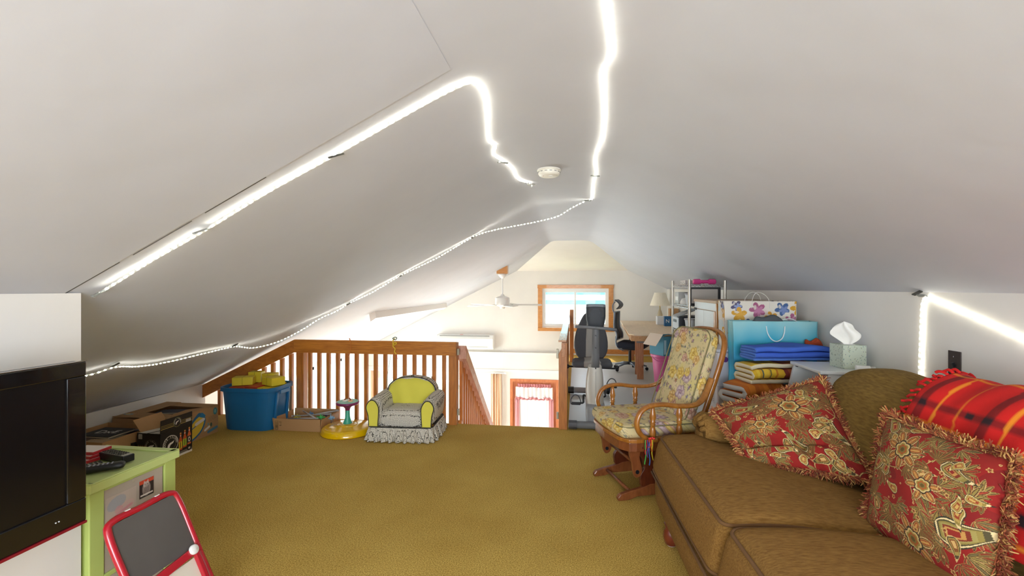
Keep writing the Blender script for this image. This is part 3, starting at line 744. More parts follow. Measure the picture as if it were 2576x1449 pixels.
# local x runs along +Y world, local y towards -X world
def eframe(par, w, h, tilt, off):
    pts = crom([(0.03, 0, 0), (0.0, 0, .06), (0.0, 0, h * .5), (0.0, 0, h - .05), (.035, 0, h), (w / 2, 0, h), (w - .035, 0, h), (w, 0, h - .05), (w, 0, h * .5), (w, 0, .06), (w - .03, 0, 0)], 5)
    o = MB().tube(pts, .015, 8).build('frame', REDG, par, smooth=True, loc=off, rot=(tilt, 0, 0))
    return o
f1 = eframe(ea, .33, .57, R(-25.5), (0, 0, 0.0))
MB().bx(.012, .318, -.006, .006, .29, .558).build('board', GRY, f1)
MB().box((.165, -.014, .27), (.33, .02, .035), rot=(0, R(-4), 0)).build('tray_rail', REDG, f1, bevel=.004)
MB().bx(.05, .30, -.006, .004, .02, .25).build('lower_panel', mat('cream_panel', '#ddd6c8', .5), f1)
MB().box((.30, -.014, .16), (.022, .02, .22), rot=(0, R(0), 0)).build('stile', REDG, f1, bevel=.004)
MB().lathe([(.022, 0), (.022, .01), (.018, .014), (0, .015)], cap=False).build('knob', WHITE, f1, loc=(.285, -.022, .285), rot=(R(90), 0, 0), smooth=True)
for x in (.10, .24): MB().box((x, 0, .578), (.02, .02, .02)).build('clip', WHITE, f1)

# cardboard boxes at the low wall
def openbox(par, w, d, h, t=.005, m=CARD, name='body'):
    mb = MB(); mb.bx(0, w, 0, d, 0, t).bx(0, w, 0, t, t, h).bx(0, w, d - t, d, t, h).bx(0, t, t, d - t, t, h).bx(w - t, w, t, d - t, t, h)
    return mb.build(name, m, par)
bb = thing('book_box', 'open cardboard box of books behind the lime cart', 'box', (-4.27, 3.20, 0))
openbox(bb, .52, .50, .255)
MB().bx(.02, .52, .02, .50, .006, .15).build('packing', CARDI, bb)
BK = mat('black_cover', '#1d1d20', .5)
def book(label, loc, rz, w, d, h, cov, grp=None, name='book', tilt=0):
    t = thing(name, label, 'book', loc, rz, grp); t.rotation_euler = (tilt, 0, rz)
    MB().bx(0, w, 0, d, 0, .003).bx(0, w, 0, d, h - .003, h).bx(0, .003, 0, d, .003, h - .003).build('cover', cov, t)
    MB().bx(.004, w - .004, .004, d - .004, .003, h - .003).build('pages', mat('pages', '#d8cdb4', .9), t)
    return t
b1 = book('black slate with chalk scribble lying on top in the book box', (-4.18, 3.36, .225), R(0), .30, .24, .02, BK, name='slate')
CHK = mat('chalk', '#e6e6e2', .9)
put_text('lettering', 'DxE', .11, (.16, .12, .0208), (1, .15, 0), (-.15, 1, 0), CHK, b1)
book('brown magazine at the near left of the book box', (-4.22, 3.225, .2), R(3), .22, .13, .03, mat('brown_cover', '#5b4538', .5))
book('grey paperback standing along the near edge of the book box', (-3.98, 3.225, .2), R(10), .18, .10, .035, mat('tan_cover', '#b7a07e', .6))
book('yellowish paperback tucked under the slate in the book box', (-3.92, 3.36, .205), R(6), .15, .24, .02, mat('olive_cover', '#8f866c', .6))
book('pale notebook in the far right corner of the book box', (-3.93, 3.5, .2), R(-4), .15, .15, .025, mat('violet_cover', '#7f7a86', .6))

dbx = thing('diaper_box', 'big open cardboard box with yellow and blue print by the low wall', 'box', (-4.28, 3.745, 0))
bw, bd, bh = .60, .58, .282
openbox(dbx, bw, bd, bh)
# folded top with a hole: four flap strips
MB().bx(0, bw, bd - .13, bd, bh, bh + .005).build('flap', CARD, dbx)
MB().bx(0, .17, 0, bd, bh + .006, bh + .011).build('flap', CARD, dbx)
MB().prism([(bw - .12, .0), (bw, .0), (bw, bd - .05), (bw - .04, bd - .12), (bw - .14, .33)], bh + .001, bh + .006).build('flap', CARD, dbx)
MB().prism([(.0, .0), (bw, 0), (bw - .1, .13), (.14, .16)], bh + .011, bh + .016).build('flap', CARD, dbx)
MB().bx(.02, bw - .02, .02, bd - .02, .006, .18).build('packing', CARDI, dbx)
lt = thing('laptop_bag', 'dark padded sleeve lying in the big diaper box', 'bag', (-4.12, 3.92, .20), R(10))
MB().soft((.17, .12, .03), (.34, .24, .06), .02, (0, 0, .01), 8).build('body', mat('charcoal_cloth', '#3b3c45', .8), lt, smooth=True)
MB().tube([(.02, .02, .066), (.1, .03, .07), (.3, .05, .068)], .006).build('zip', mat('zip_beige', '#a39a86', .6), lt)
pt = Paint(bd, bh - .004, 150, 76, '#b18a5e')
cx = .33
pts = [(.12, .02), (.20, .01), (.31, .07), (.36, .14), (.345, .20), (.30, .245), (.25, .215), (.16, .12)]
def cl(P): return [tuple(p)[:2] for p in crom([(a, b, 0) for a, b in P], 6, True)]
pt.poly(cl([(cx + (x - cx + .1) * 1.0, y) for x, y in [(.02, .01), (.14, .0), (.26, .06), (.315, .15), (.30, .215), (.25, .255), (.2, .24), (.09, .13)]]), '#2f6c97')
pt.poly(cl([(x + .1, y) for x, y in [(.03, .02), (.13, .015), (.245, .07), (.295, .15), (.28, .20), (.22, .215), (.11, .13)]]), '#dfc043')
pt.line((.20, .10), (.36, .165), .005, '#2f6c97'); pt.line((.30, .155), (.39, .18), .016, '#e4e0dc')
pt.poly([(.34, .215), (.37, .255), (.42, .21), (.38, .20)], '#2a7ab0')
pt.ell(.54, .225, .026, .036, '#3f7f86'); pt.ell(.54, .225, .012, .02, '#7fa79a')
pt.line((.45, .035), (.56, .055), .014, '#4c7f97'); pt.line((.41, .065), (.46, .085), .012, '#e6e2da'); pt.ell(.487, .10, .013, .02, '#3f5b4b'); pt.ell(.45, .115, .012, .014, '#7d9a9a')
for k in range(4): pt.line((.45, .14 + .012 * k), (.56, .155 + .012 * k), .0018, '#8a6b4c')
panel('printed_side', pt, (bw + .0005, 0, .002), (0, 1, 0), (0, 0, 1), dbx, label='yellow and blue printed side')
pt = Paint(.12, .07, 30, 20, '#b18a5e'); pt.ell(.06, .035, .05, .02, '#6d97a8'); pt.ell(.05, .04, .03, .012, '#d7c46a'); panel('printed_logo', pt, (.02, .05, bh + .0163), (1, 0, 0), (0, 1, 0), dbx)

# beer carton
gi = thing('beer_carton', 'black twelve bottle beer carton with raised flap in front of the diaper box', 'box', (-3.71, 3.46, 0))
gw, gd, gh = .225, .325, .255
INK = mat('black_print', '#1b1917', .5); GOLD = mat('gold_print', '#c2a857', .5); OFF = mat('offwhite_print', '#e4e2da', .6)
openbox(gi, gw, gd, gh, m=INK)
MB().box((gw - .002, gd / 2, gh + .055), (.003, gd, .11), rot=(0, R(2), 0)).build('raised_flap', INK, gi)
MB().box((-.02, gd * .48, gh + .045), (.14, gd * .85, .004), rot=(0, R(52), R(0))).build('flap', CARD, gi, label='plain brown open flap')
MB().prism([(0.0, -.0), (gw, -.0), (gw * .97, .16), (gw * .35, .20)], gh - .004, gh).build('flap', OFF, gi, label='white inner flap')
MB().box((.14, .08, gh + .0016), (.012, .20, .0015), rot=(0, 0, R(-25))).build('printed_stripe', INK, gi)
# right side print (looks +x): u along +y, v up
pt = Paint(gd, gh, 130, 102, '#1b1917')
pt.rect(0, gd, 0, .018, '#e4e2da'); pt.rect(.0, gd, .018, .04, '#77706a'); pt.rect(.0, gd, .0085, .0095, '#55504a')
pt.ring(.098, .135, .072, .078, '#d9d6cc'); pt.ring(.098, .135, .050, .053, '#8c8678')
head = [(.068, .098), (.066, .118), (.074, .138), (.092, .150), (.112, .153), (.124, .156), (.135, .163), (.128, .148), (.118, .138), (.104, .134), (.094, .126), (.088, .112), (.080, .100)]
pt.poly(head, '#eceae4'); pt.ell(.107, .147, .002, .002, '#1b1917')
for k, (bxx, c1_, c2_) in enumerate(((.200, '#d8b82e', '#c85a2a'), (.245, '#a9c43a', '#c85a2a'), (.293, '#3b3632', '#d96a3a'))):
    hb = .05 + .012 * k; top = .205 + .012 * k
    pt.poly([(bxx - .019, hb), (bxx + .019, hb), (bxx + .019, hb + .085), (bxx + .008, hb + .115), (bxx + .007, top), (bxx - .007, top), (bxx - .008, hb + .115), (bxx - .019, hb + .085)], c2_)
    pt.rect(bxx - .019, bxx + .019, hb + .015, hb + .075, c1_); pt.rect(bxx - .0075, bxx + .0075, top - .012, top, '#d89a4a'); pt.ell(bxx, top - .028, .006, .006, '#eceae4')
    pt.rect(bxx - .004, bxx + .004, hb + .02, hb + .07, '#4a3a20')
    if k == 2: pt.ell(bxx, hb + .045, .013, .022, '#e4e2da'); pt.ell(bxx + .001, hb + .044, .008, .012, '#3b3632'); pt.ell(bxx, .04, .024, .024, '#15130f'); pt.ell(bxx, .04, .012, .010, '#cfcabc')
panel('printed_side', pt, (gw + .0002, 0, 0), (0, 1, 0), (0, 0, 1), gi)
put_text('lettering', 'GOOSE ISLAND', .024, (gw + .0016, .098, .135), (0, 1, 0), (0, 0, 1), OFF, gi, arc=(.0625, 195, 5))
# flap print
pt = Paint(gd, .108, 130, 44, '#1b1917')
for k in (0, 1, 2): pt.rect(0, gd, .030 + .013 * k, .034 + .013 * k, '#c2a857')
pt.ell(.165, .055, .042, .050, '#1b1917'); pt.ring(.165, .055, .038, .041, '#8c8a55')
pt.poly([(.165 + (a - .1) * .55, .052 + (b_ - .13) * .55) for a, b_ in head], '#eceae4')
pt.rect(.255, .305, .03, .055, '#e4e2da')
for k in range(9): pt.rect(.258 + .005 * k, .260 + .005 * k, .032, .053, '#2a2826')
panel('printed_flap', pt, (gw + .0012, 0, gh + .001), (0, 1, 0), (0, 0, 1), gi)
put_text('lettering', 'GOOSE ISLAND', .0125, (gw + .0028, .165, gh + .056), (0, 1, 0), (0, 0, 1), OFF, gi, arc=(.032, 195, -15))
# near face print (looks -y)
pt = Paint(gw, gh, 90, 102, '#1b1917')
pt.rect(.015, .05, .205, .245, '#cfccc2')
for k in range(6): pt.rect(.019 + .005 * k, .0215 + .005 * k, .209, .241, '#4a4844')
pt.poly([(.06 + (a - .06) * .95, b_ * .95 + .01) for a, b_ in [(x + .035, y) for x, y in head]], '#d8d5cc')
pt.ring(.135, .140, .060, .063, '#55504a')
for k in range(5):
    for j in range(3): pt.rect(.01 + .018 * k, .022 + .018 * k, .10 + .02 * j, .112 + .02 * j, '#7a5a34')
panel('printed_end', pt, (0, -.0002, 0), (1, 0, 0), (0, 0, 1), gi)
put_text('lettering', 'GOOSE ISLAND', .018, (.135, -.0016, .140), (1, 0, 0), (0, 0, 1), mat('dim_print', '#a9a396', .6), gi, arc=(.05, 190, 10))
MB().box((-.03, -.012, .165), (.05, .02, .02), rot=(0, R(-12), 0)).build('carry_strap', BLACK, gi)

# blue storage tote
BLUE = mat('blue_plastic', '#1a6ba3', .38, var=.04, vscale=3)
to = thing('storage_tote', 'large blue plastic tote filled with toy blocks by the railing', 'storage tote', (-3.42, 4.58, 0))
def toteshell(w, d, h, t):
    m = MB(); n = 40
    def ringp(k, hw, hd, r):
        a = 2 * math.pi * k / n; c, s_ = math.cos(a), math.sin(a); p = 5.0
        q = (abs(c) ** p + abs(s_) ** p) ** (-1 / p); return (hw * c * q, hd * s_ * q)
    prof = [(0.86, 0.0, 0), (.88, .012, 0), (.985, h - .05, 0), (.985, h - .045, .0), (1.06, h - .04, 0), (1.06, h, 0), (1.0, h, 0), (.965, h - .06, 0), (.86, .02, 0), (0, .02, 0)]
    vs = []
    for sc_, z, _ in prof:
        for k in range(n):
            x, y = ringp(k, w / 2 * sc_, d / 2 * sc_, 0); vs.append((x, y, z))
    fs = [tuple(range(n - 1, -1, -1))]
    for i in range(len(prof) - 1):
        for k in range(n): k2 = (k + 1) % n; fs.append((i * n + k, i * n + k2, (i + 1) * n + k2, (i + 1) * n + k))
    return m.add(vs, fs)
toteshell(.60, .44, .45, .01).build('tub', BLUE, to, smooth=True, autos=30)
for s_ in (-1, 1):
    h = MB().box((s_ * .312, 0, .405), (.035, .16, .012)).box((s_ * .325, 0, .39), (.01, .16, .04)).build('handle', BLUE, to, bevel=.004)
    for y in (-.1, .1): MB().box((s_ * .287, y, .21), (.022, .03, .37), rot=(0, s_ * R(5.5), 0)).build('rib', BLUE, to, bevel=.006)
YEL = mat('yellow_block', '#dcc832', .5, var=.05, vscale=10); YEL2 = mat('yellow_card', '#e0c222', .5); REDB = mat('red_block', '#b8432a', .5, var=.12, vscale=12)
SEAM = mat('block_seam', '#8b7a26', .7)
def block(name, label, loc, rz, w, d, h, m, grp, seam=True):
    t = thing(name, label, 'toy block', loc, rz, grp)
    MB().box((0, 0, h / 2), (w, d, h)).build('body', m, t, bevel=.004)
    if seam: MB().box((0, 0, h / 2), (.003, d + .0016, h + .0016)).build('seam', SEAM, t)
G1 = 'cardboard blocks in the tote'
block('toy_block', 'red cardboard brick at the left of the tote', (-3.56, 4.56, .385), R(3), .16, .27, .06, REDB, G1)
block('toy_block', 'red cardboard brick in the middle of the tote', (-3.39, 4.58, .392), R(-6), .14, .28, .06, REDB, G1)
block('toy_block', 'flat yellow cardboard brick at the front right of the tote', (-3.235, 4.52, .385), R(-8), .13, .20, .06, YEL2, G1)
block('toy_block', 'flat yellow cardboard brick at the back right of the tote', (-3.24, 4.69, .388), R(8), .12, .09, .06, YEL2, G1)
block('toy_block', 'yellow cardboard brick, frontmost on the left of the tote top', (-3.55, 4.54, .453), R(22), .20, .13, .085, YEL, G1)
block('toy_block', 'yellow cardboard brick behind the left one on the tote', (-3.52, 4.70, .450), R(10), .14, .10, .115, YEL, G1)
block('toy_block', 'yellow cardboard brick in the back middle of the tote', (-3.36, 4.71, .45), R(4), .14, .10, .10, YEL, G1)
block('toy_block', 'yellow cardboard brick on the right of the tote top', (-3.23, 4.58, .452), R(-24), .19, .15, .085, YEL, G1)

# low cardboard tray with construction rods
tr = thing('cardboard_tray', 'low open cardboard tray between the blue tote and spinning toy', 'box', (-3.13, 4.44, 0), R(1))
def flared(w, d, h, t):
    m = MB(); f = .02
    m.bx(0, w, 0, d, 0, t)
    m.prism([(0, 0), (t, 0), (t, h), (0, h)], 0, w, 'x')
    m.prism([(d - t, 0), (d, 0), (d + f, h + .01), (d + f - t, h + .01)], -f * .4, w + f * .4, 'x')
    m.prism([(0, 0), (t, 0), (t - f, h), (-f, h)], t, d - t, 'y'); m.prism([(w - t, 0), (w, 0), (w + f, h), (w + f - t, h)], t, d - t, 'y')
    return m
flared(.515, .38, .125, .005).build('body', CARD, tr)
pt = Paint(.50, .118, 160, 50, '#b18a5e')
pt.rect(.012, .048, .012, .10, '#4a3826'); pt.rect(.015, .045, .015, .097, '#a98558')
for k in range(8): pt.rect(.018, .042, .028 + .0075 * k, .0315 + .0075 * k, '#4a3826')
for x in (.064, .078): pt.rect(x - .001, x + .001, .055, .095, '#4a3826'); pt.poly([(x - .005, .085), (x + .005, .085), (x, .098)], '#4a3826')
pt.rect(.06, .082, .05, .053, '#4a3826')
panel('printed_side', pt, (.003, -.0002, .002), (1, 0, 0), (0, 0, 1), tr)
pt = Paint(.36, .11, 90, 30, '#b18a5e')
pt.ell(.22, .06, .03, .045, '#6a6a72', .3); pt.ell(.22, .06, .015, .03, '#b0997a', .3); pt.line((.12, .03), (.20, .02), .006, '#5d5b63'); pt.line((.2, .02), (.25, .09), .005, '#5d5b63')
panel('printed_end', pt, (.5155, .01, .004), (0, 1, 0), (.16, 0, 1), tr)
MB().bx(.01, .505, .01, .37, .006, .05).build('packing', CARDI, tr)
GRT = mat('grey_rod', '#a6a5a3', .45)
for k, (a, b_) in enumerate((((.05, .10, .10), (.42, .06, .128)), ((.10, .30, .13), (.40, .04, .135)), ((.20, .28, .09), (.50, .33, .14)), ((.06, .16, .11), (.45, .26, .12)), ((.28, .20, .12), (.50, .30, .15)))):
    t = thing('toy_rod', ('grey toy rod lying lengthwise nearest the tray front', 'grey toy rod crossing diagonally on top in the tray', 'grey toy rod at the back of the tray', 'grey toy rod running through the middle of the tray', 'short grey toy rod pointing to the right tray corner')[k], 'toy rod', (-3.085, 4.44, 0), 0, 'toy rods in the tray')
    MB().cyl(a, b_, .0075, seg=8).build('rod', GRT, t, smooth=True)
    for e in (a, b_): MB().sphere(e, .0095, 8, 6).build('end_cap', GRT, t)
def connector(label, loc, col, r=.035):
    t = thing('toy_connector', label, 'toy connector', loc, 0, 'toy connectors in the tray'); m = mat('conn_' + col[1:], col, .4)
    MB().sphere((0, 0, 0), r * .4, 8, 6).build('hub', m, t)
    for k in range(8):
        a = k * math.pi / 4; MB().cyl((0, 0, 0), (r * math.cos(a), r * math.sin(a), .008 * (-1) ** k), .006, seg=6).build('prong', m, t)
    MB().cyl((0, 0, 0), (0, 0, r * .8), .006, seg=6).build('prong', m, t)
connector('green toy connector near the tray front', (-2.66, 4.54, .125), '#3fae5a', .045)
connector('blue toy connector at the back right of the tray', (-2.72, 4.74, .10), '#24458f')
connector('pale blue toy connector at the back left of the tray', (-2.90, 4.74, .10), '#5f8fc0')
connector('yellow toy connector at the left of the tray', (-2.98, 4.62, .10), '#c9c23a')
connector('light blue toy connector at the right of the tray', (-2.59, 4.62, .10), '#7fb3d6', .04)

# spinning seat toy
ss = thing('spinning_toy', 'yellow spinning seat toy with teal stem and purple wheel', 'toy', (-2.335, 4.50, 0))
YG = mat('yellow_gloss', '#e0b400', .15, coat=.5)
MB().lathe([(.225, 0.0), (.265, .004), (.268, .014), (.258, .030), (.255, .048), (.245, .060), (.22, .068), (.10, .078), (.075, .088), (.06, .090), (0, .092)], seg=48, cap=False).build('base', YG, ss, smooth=True)
MB().lathe([(.100, .070), (.104, .082), (.100, .086), (.094, .080)], seg=32, cap=False).build('base_ring', YG, ss, smooth=True)
MB().lathe([(.048, .085), (.040, .105), (.026, .15), (.022, .20), (.022, .24)], seg=24).build('stem', mat('teal_plastic', '#3fa88e', .35), ss, smooth=True)
MB().lathe([(.022, .225), (.03, .25), (.05, .27), (.10, .285), (.118, .298), (.118, .312), (.108, .316), (0, .316)], seg=36, cap=False).build('wheel', mat('plum_plastic', '#7c2657', .3), ss, smooth=True)
MB().lathe([(.106, .316), (.104, .320), (0, .321)], seg=36, cap=False).build('wheel_top', mat('teal_top', '#7cc2ad', .35), ss)
for x, y, c in ((-.03, 0, '#e8e2d6'), (.035, -.01, '#e0b48a'), (.0, .04, '#e8e2d6')): MB().lathe([(.026, .321), (.022, .332), (0, .334)], c=(x, y, 0), seg=14, cap=False).build('raised_button', mat('btn' + c[1:], c, .4), ss, smooth=True); MB().sphere((x, y, .334), .011, 8, 6).build('raised_button', mat('brown_dot', '#7a3a22', .4), ss)

# toys hanging from the top rail
hk = thing('toy_hook', 'yellow and green plastic hook toy hanging on the railing', 'toy', (-1.95, 4.825, .92))
MB().tube(crom([(-.01, .02, .02), (-.02, -.006, .0), (-.015, -.01, -.05), (.02, -.01, -.03), (.0, -.01, -.02), (-.02, -.01, -.06), (.005, -.01, -.09), (-.002, -.01, -.12), (.02, -.01, -.15)], 5), .006, 8).build('hook', mat('yellow_toy', '#d8b52a', .4), hk, smooth=True)
MB().tube(crom([(-.03, .0, .022), (-.01, .02, .035), (.02, .0, .03), (.01, -.01, .01), (-.02, -.008, .02)], 5), .005, 8).build('clip', mat('dark_green_toy', '#3f5a44', .4), hk, smooth=True)
MB().tube(crom([(.02, -.01, -.15), (.022, -.01, -.17), (.03, -.01, -.20)], 4), .004, 6).build('tip', mat('red_toy', '#b23a24', .4), hk)
og = thing('orange_string', 'orange string looped over the railing', 'string', (-2.48, 4.82, .92))
MB().tube(crom([(-.01, .05, -.02), (-.012, .03, .012), (0, 0, .012), (.018, -.004, -.05), (.012, -.004, -.13), (.0, -.004, -.17), (-.01, -.004, -.19)], 6), .003, 6).build('string', mat('orange_cord', '#c4702a', .6), og, smooth=True)
ts = thing('teal_string', 'thin teal string hanging between the balusters', 'string', (-2.03, 4.86, .76))
MB().tube(crom([(0.02, 0, 0), (0, 0, -.1), (-.02, 0, -.22), (-.04, 0, -.4)], 6), .002, 5).build('string', mat('teal_cord', '#3f8a84', .6), ts)
# ============================================================ landing: mat, bike, chair, desk, shelf, cabinet
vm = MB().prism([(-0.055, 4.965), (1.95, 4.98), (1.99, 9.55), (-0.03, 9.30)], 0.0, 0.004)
VINYL = mat('vinyl_mat', '#c9cccd', 0.38, alpha=0.86, bump=0.2, bscale=14, bdist=0.004)  # window sheen on the clear vinyl put into its pale grey colour
o = vm.build('floor_mat', VINYL, None, bevel=.001); tag(o, 'clear vinyl floor mat, pale with window sheen, under the exercise bike and desk', 'floor mat')

# recumbent exercise bike
bk = thing('exercise_bike', 'grey and white recumbent exercise bike beside the landing railing', 'exercise bike', (0.235, 4.90, 0.004))
SHR = mat('shroud_white', '#cfccc4', .4); STL = mat('grey_steel', '#8f9193', .4, .1); TUBEG = mat('grey_tube', '#6f7175', .5); PADG = mat('grey_pad', '#4a4b50', .75); PADL = mat('light_pad', '#a09d97', .75)
MB().tube([(-.27, 0, .045), (.27, 0, .045)], .038, 14).build('front_foot', TUBEG, bk, smooth=True)
for s_ in (-1, 1): MB().tube([(s_ * .20, 0, .046), (s_ * .285, 0, .046)], .046, 14).build('foot_cap', DGREY, bk)
MB().tube([(-.28, 1.62, .055), (.28, 1.62, .055)], .040, 14).build('rear_foot', STL, bk, smooth=True)
for s_ in (-1, 1): MB().tube([(s_ * .23, 1.62, .055), (s_ * .31, 1.62, .055)], .048, 14).build('foot_cap', BLACK, bk)
sh = MB()
def shf(u, v):
    z = .06 + .58 * v; hw = (.088 + .012 * math.sin(v * 2.6)) * (1 - .25 * v ** 4); y0 = .06 + .02 * v; dl = .62 * (1 - .60 * v ** 1.5)
    a = 2 * math.pi * u; c, s_ = math.cos(a), math.sin(a); q = (abs(c) ** 3 + abs(s_) ** 3) ** (-1 / 3)
    return (hw * c * q, y0 + dl / 2 + dl / 2 * s_ * q, z)
sh.grid(shf, 36, 16, True); sh.add([shf(k / 36, 1) for k in range(36)], [tuple(range(36))])
sh.build('shroud', SHR, bk, smooth=True, autos=40)
MB().bx(-.0008, .0008, .055, .075, .1, .60).build('shroud_seam', LGREY, bk)
MB().soft((0.005, .22, .13), (.205, .40, .24), .05, n=8).build('lower_cover', mat('cover_grey', '#8f9296', .4), bk, smooth=True)
MB().tube([(0, .5, .10), (0, 1.62, .09)], .035, 10).build('frame_beam', STL, bk)
MB().tube([(0, .14, .58), (0, .10, .75), (0, .06, 1.0), (0, .05, 1.16)], [.045, .042, .038, .036], 12).build('mast', TUBEG, bk, smooth=True)
for z in (.64, .86, .99, 1.08): MB().cyl((0, .155 - (z) * .1 - .035, z), (0, .155 - z * .1 - .062, z), .007, seg=8).build('bolt', BLACK, bk)
con = MB().soft((0, .03, 1.20), (.205, .06, .25), .028, (0, .01, 0), 8, warp=lambda w: (w.x * (0.80 + .20 * min(1, (w.z + .125) / .10)), w.y, w.z))
con.build('console', mat('console_shell', '#33383f', .6), bk, smooth=True)
MB().soft((0, .028, 1.308), (.20, .064, .035), .012, n=6).build('console_top', mat('console_grey', '#6e757c', .4), bk, smooth=True)
MB().bx(-.082, .082, -.006, -.002, 1.19, 1.275).build('display', mat('display_black', '#14171d', .55), bk)
for i in range(6): MB().box((-.04 + .016 * i, -.007, 1.225 + .004 * (i % 3)), (.007, .001, .004)).build('display_mark', mat('mark_grey', '#aab0b6', .5), bk)
MB().tube([(-.215, .01, 1.085), (-.1, .0, 1.082), (.1, .0, 1.068), (.215, .01, 1.055)], .0165, 10).build('handlebar', TUBEG, bk, smooth=True)
MB().tube([(0, .30, .18), (0, 1.0, .32), (0, 1.45, .40)], .03, 8).build('seat_rail', TUBEG, bk)
MB().tube([(0, 1.0, .3), (0, 1.05, .5)], .03, 8).build('seat_post', TUBEG, bk)
se = bk
MB().soft((0, 1.05, .535), (.50, .36, .075), .035, (0, 0, .01), 10).build('seat', PADG, bk, smooth=True)
MB().soft((0, 1.045, .541), (.22, .365, .078), .02, (0, 0, .01), 8).build('seat_insert', PADL, bk, smooth=True)
bw_ = lambda w: (w.x * (1 - .62 * max(0, (w.z + .1) / .42) ** 1.9) * math.sqrt(max(.12, 1 - .82 * max(0, (-w.z - .08) / .24) ** 3)), w.y + .10 * w.z * .5 + (w.x ** 2) * -.5, w.z)
MB().soft((0, 1.40, .83), (.45, .08, .64), .038, (0, .01, 0), 12, warp=bw_).build('backrest', PADG, bk, smooth=True)
bwi = lambda w: (w.x * (1 - .25 * max(0, w.z / .32)), w.y + .05 * w.z, w.z)
MB().soft((0, 1.388, .80), (.17, .082, .56), .03, (0, .008, 0), 8, warp=bwi).build('backrest_insert', PADL, bk, smooth=True)
MB().tube([(0, 1.1, .45), (0, 1.46, .50), (0, 1.46, .9)], .02, 8).build('back_bracket', BLACK, bk)
MB().tube([(-.31, 1.0, .50), (-.28, 1.02, .49), (.28, 1.02, .475), (.31, 1.0, .485)], .012, 8).build('side_grip_bar', BLACK, bk)
for s_ in (-1, 1): MB().sphere((s_ * .31, .99, .495), .028, 10, 8).build('grip_knob', BLACK, bk, smooth=True)
def pedal(px_, py_, pz_, s_):
    g = MB().box((px_, py_, pz_), (.10, .085, .035)).build('pedal', BLACK, bk, bevel=.006)
    MB().box((px_, py_, pz_ + .019), (.09, .075, .003)).build('tread_plate', LGREY, g)
    MB().tube(crom([(px_ - .055, py_, pz_ - .02), (px_ - .06, py_, pz_ + .03), (px_ - .02, py_, pz_ + .085), (px_ + .03, py_, pz_ + .07), (px_ + .055, py_, pz_ - .0)], 5), .006, 6).build('strap', DGREY, g, smooth=True)
    MB().tube(crom([(s_ * .09, .30, .28), (s_ * .12, .33, .285), (s_ * .125, py_, (.28 + pz_) / 2), (s_ * .13, py_, pz_), (px_, py_, pz_)], 4), .011, 8).build('crank', BLACK, bk, smooth=True)
pedal(-.205, .30, .205, -1); pedal(.215, .55, .35, 1)

# office chair, side on, facing the desk
oc = thing('office_chair', 'black mesh swivel chair with headrest tucked in at the workbench', 'office chair', (1.02, 8.55, 0.004), R(-20))
MESHG = mat('mesh_grey', '#3b414c', .5); FRG = mat('frame_silver', '#7f8894', .35, .3); NAVY = mat('dark_seat_cloth', '#171b2b', .85)
for k in range(5):
    a = R(20 + 72 * k); c, s_ = math.cos(a), math.sin(a)
    MB().tube([(0, 0, .13), (.14 * c, .14 * s_, .125), (.30 * c, .30 * s_, .075)], [.028, .022, .014], 8).build('base_leg', FRG, oc, smooth=True)
    MB().cyl((.30 * c - .012 * s_, .30 * s_ + .012 * c, .03), (.30 * c + .012 * s_, .30 * s_ - .012 * c, .03), .029, seg=14).build('caster', BLACK, oc)
MB().cyl((0, 0, .10), (0, 0, .40), .026).build('gas_column', BLACK, oc)
MB().soft((0, 0, .395), (.26, .16, .05), .02, n=6).build('tilt_mechanism', BLACK, oc)
MB().tube([(0.02, -.08, .37), (-.05, -.14, .36), (-.1, -.18, .37)], .006, 6).build('lever', CHROME, oc)
MB().soft((.06, 0, .47), (.50, .48, .11), .045, (0, 0, .01), 10).build('seat', NAVY, oc, smooth=True)
MB().tube(crom([(-.05, 0, .38), (-.18, 0, .37), (-.25, 0, .45), (-.255, 0, .60)], 5), .014, 8).build('back_support', FRG, oc, smooth=True)
def ocb(u, v):
    z = .56 + .50 * v; y = (u - .5) * (.44 - .10 * v)
    x = -.20 - .03 * math.sin(v * math.pi) - .07 * v + .10 * v ** 2 - .07 * v ** 3 + .25 * (y ** 2) + (.03 if v < .4 else 0) * math.sin(v / .4 * math.pi)
    return (x, y, z)
o = MB().grid(ocb, 16, 18).build('back_mesh', MESHG, oc, smooth=True); s2 = o.modifiers.new('s', 'SOLIDIFY'); s2.thickness = .008
rim = [ocb(0, v / 10) for v in range(11)] + [ocb(u / 6, 1) for u in range(1, 6)] + [ocb(1, 1 - v / 10) for v in range(11)] + [ocb(1 - u / 6, 0) for u in range(1, 6)]
MB().tube(rim, .013, 8, closed=True).build('back_rim', FRG, oc, smooth=True)
MB().tube([ocb(.5, v / 8) for v in range(9)], .016, 8).build('spine', BLACK, oc, smooth=True)
MB().tube(crom([(-.27, 0, 1.00), (-.31, 0, 1.08), (-.315, 0, 1.18), (-.27, 0, 1.245)], 5), .011, 8).build('headrest_stem', FRG, oc, smooth=True)
def hd(u, v): return (-.25 + .07 * math.sin(v * 3.0) + .02 * v, (u - .5) * .26, 1.27 - .15 * v)
o = MB().grid(hd, 10, 12).build('headrest', MESHG, oc, smooth=True); s2 = o.modifiers.new('s', 'SOLIDIFY'); s2.thickness = .018

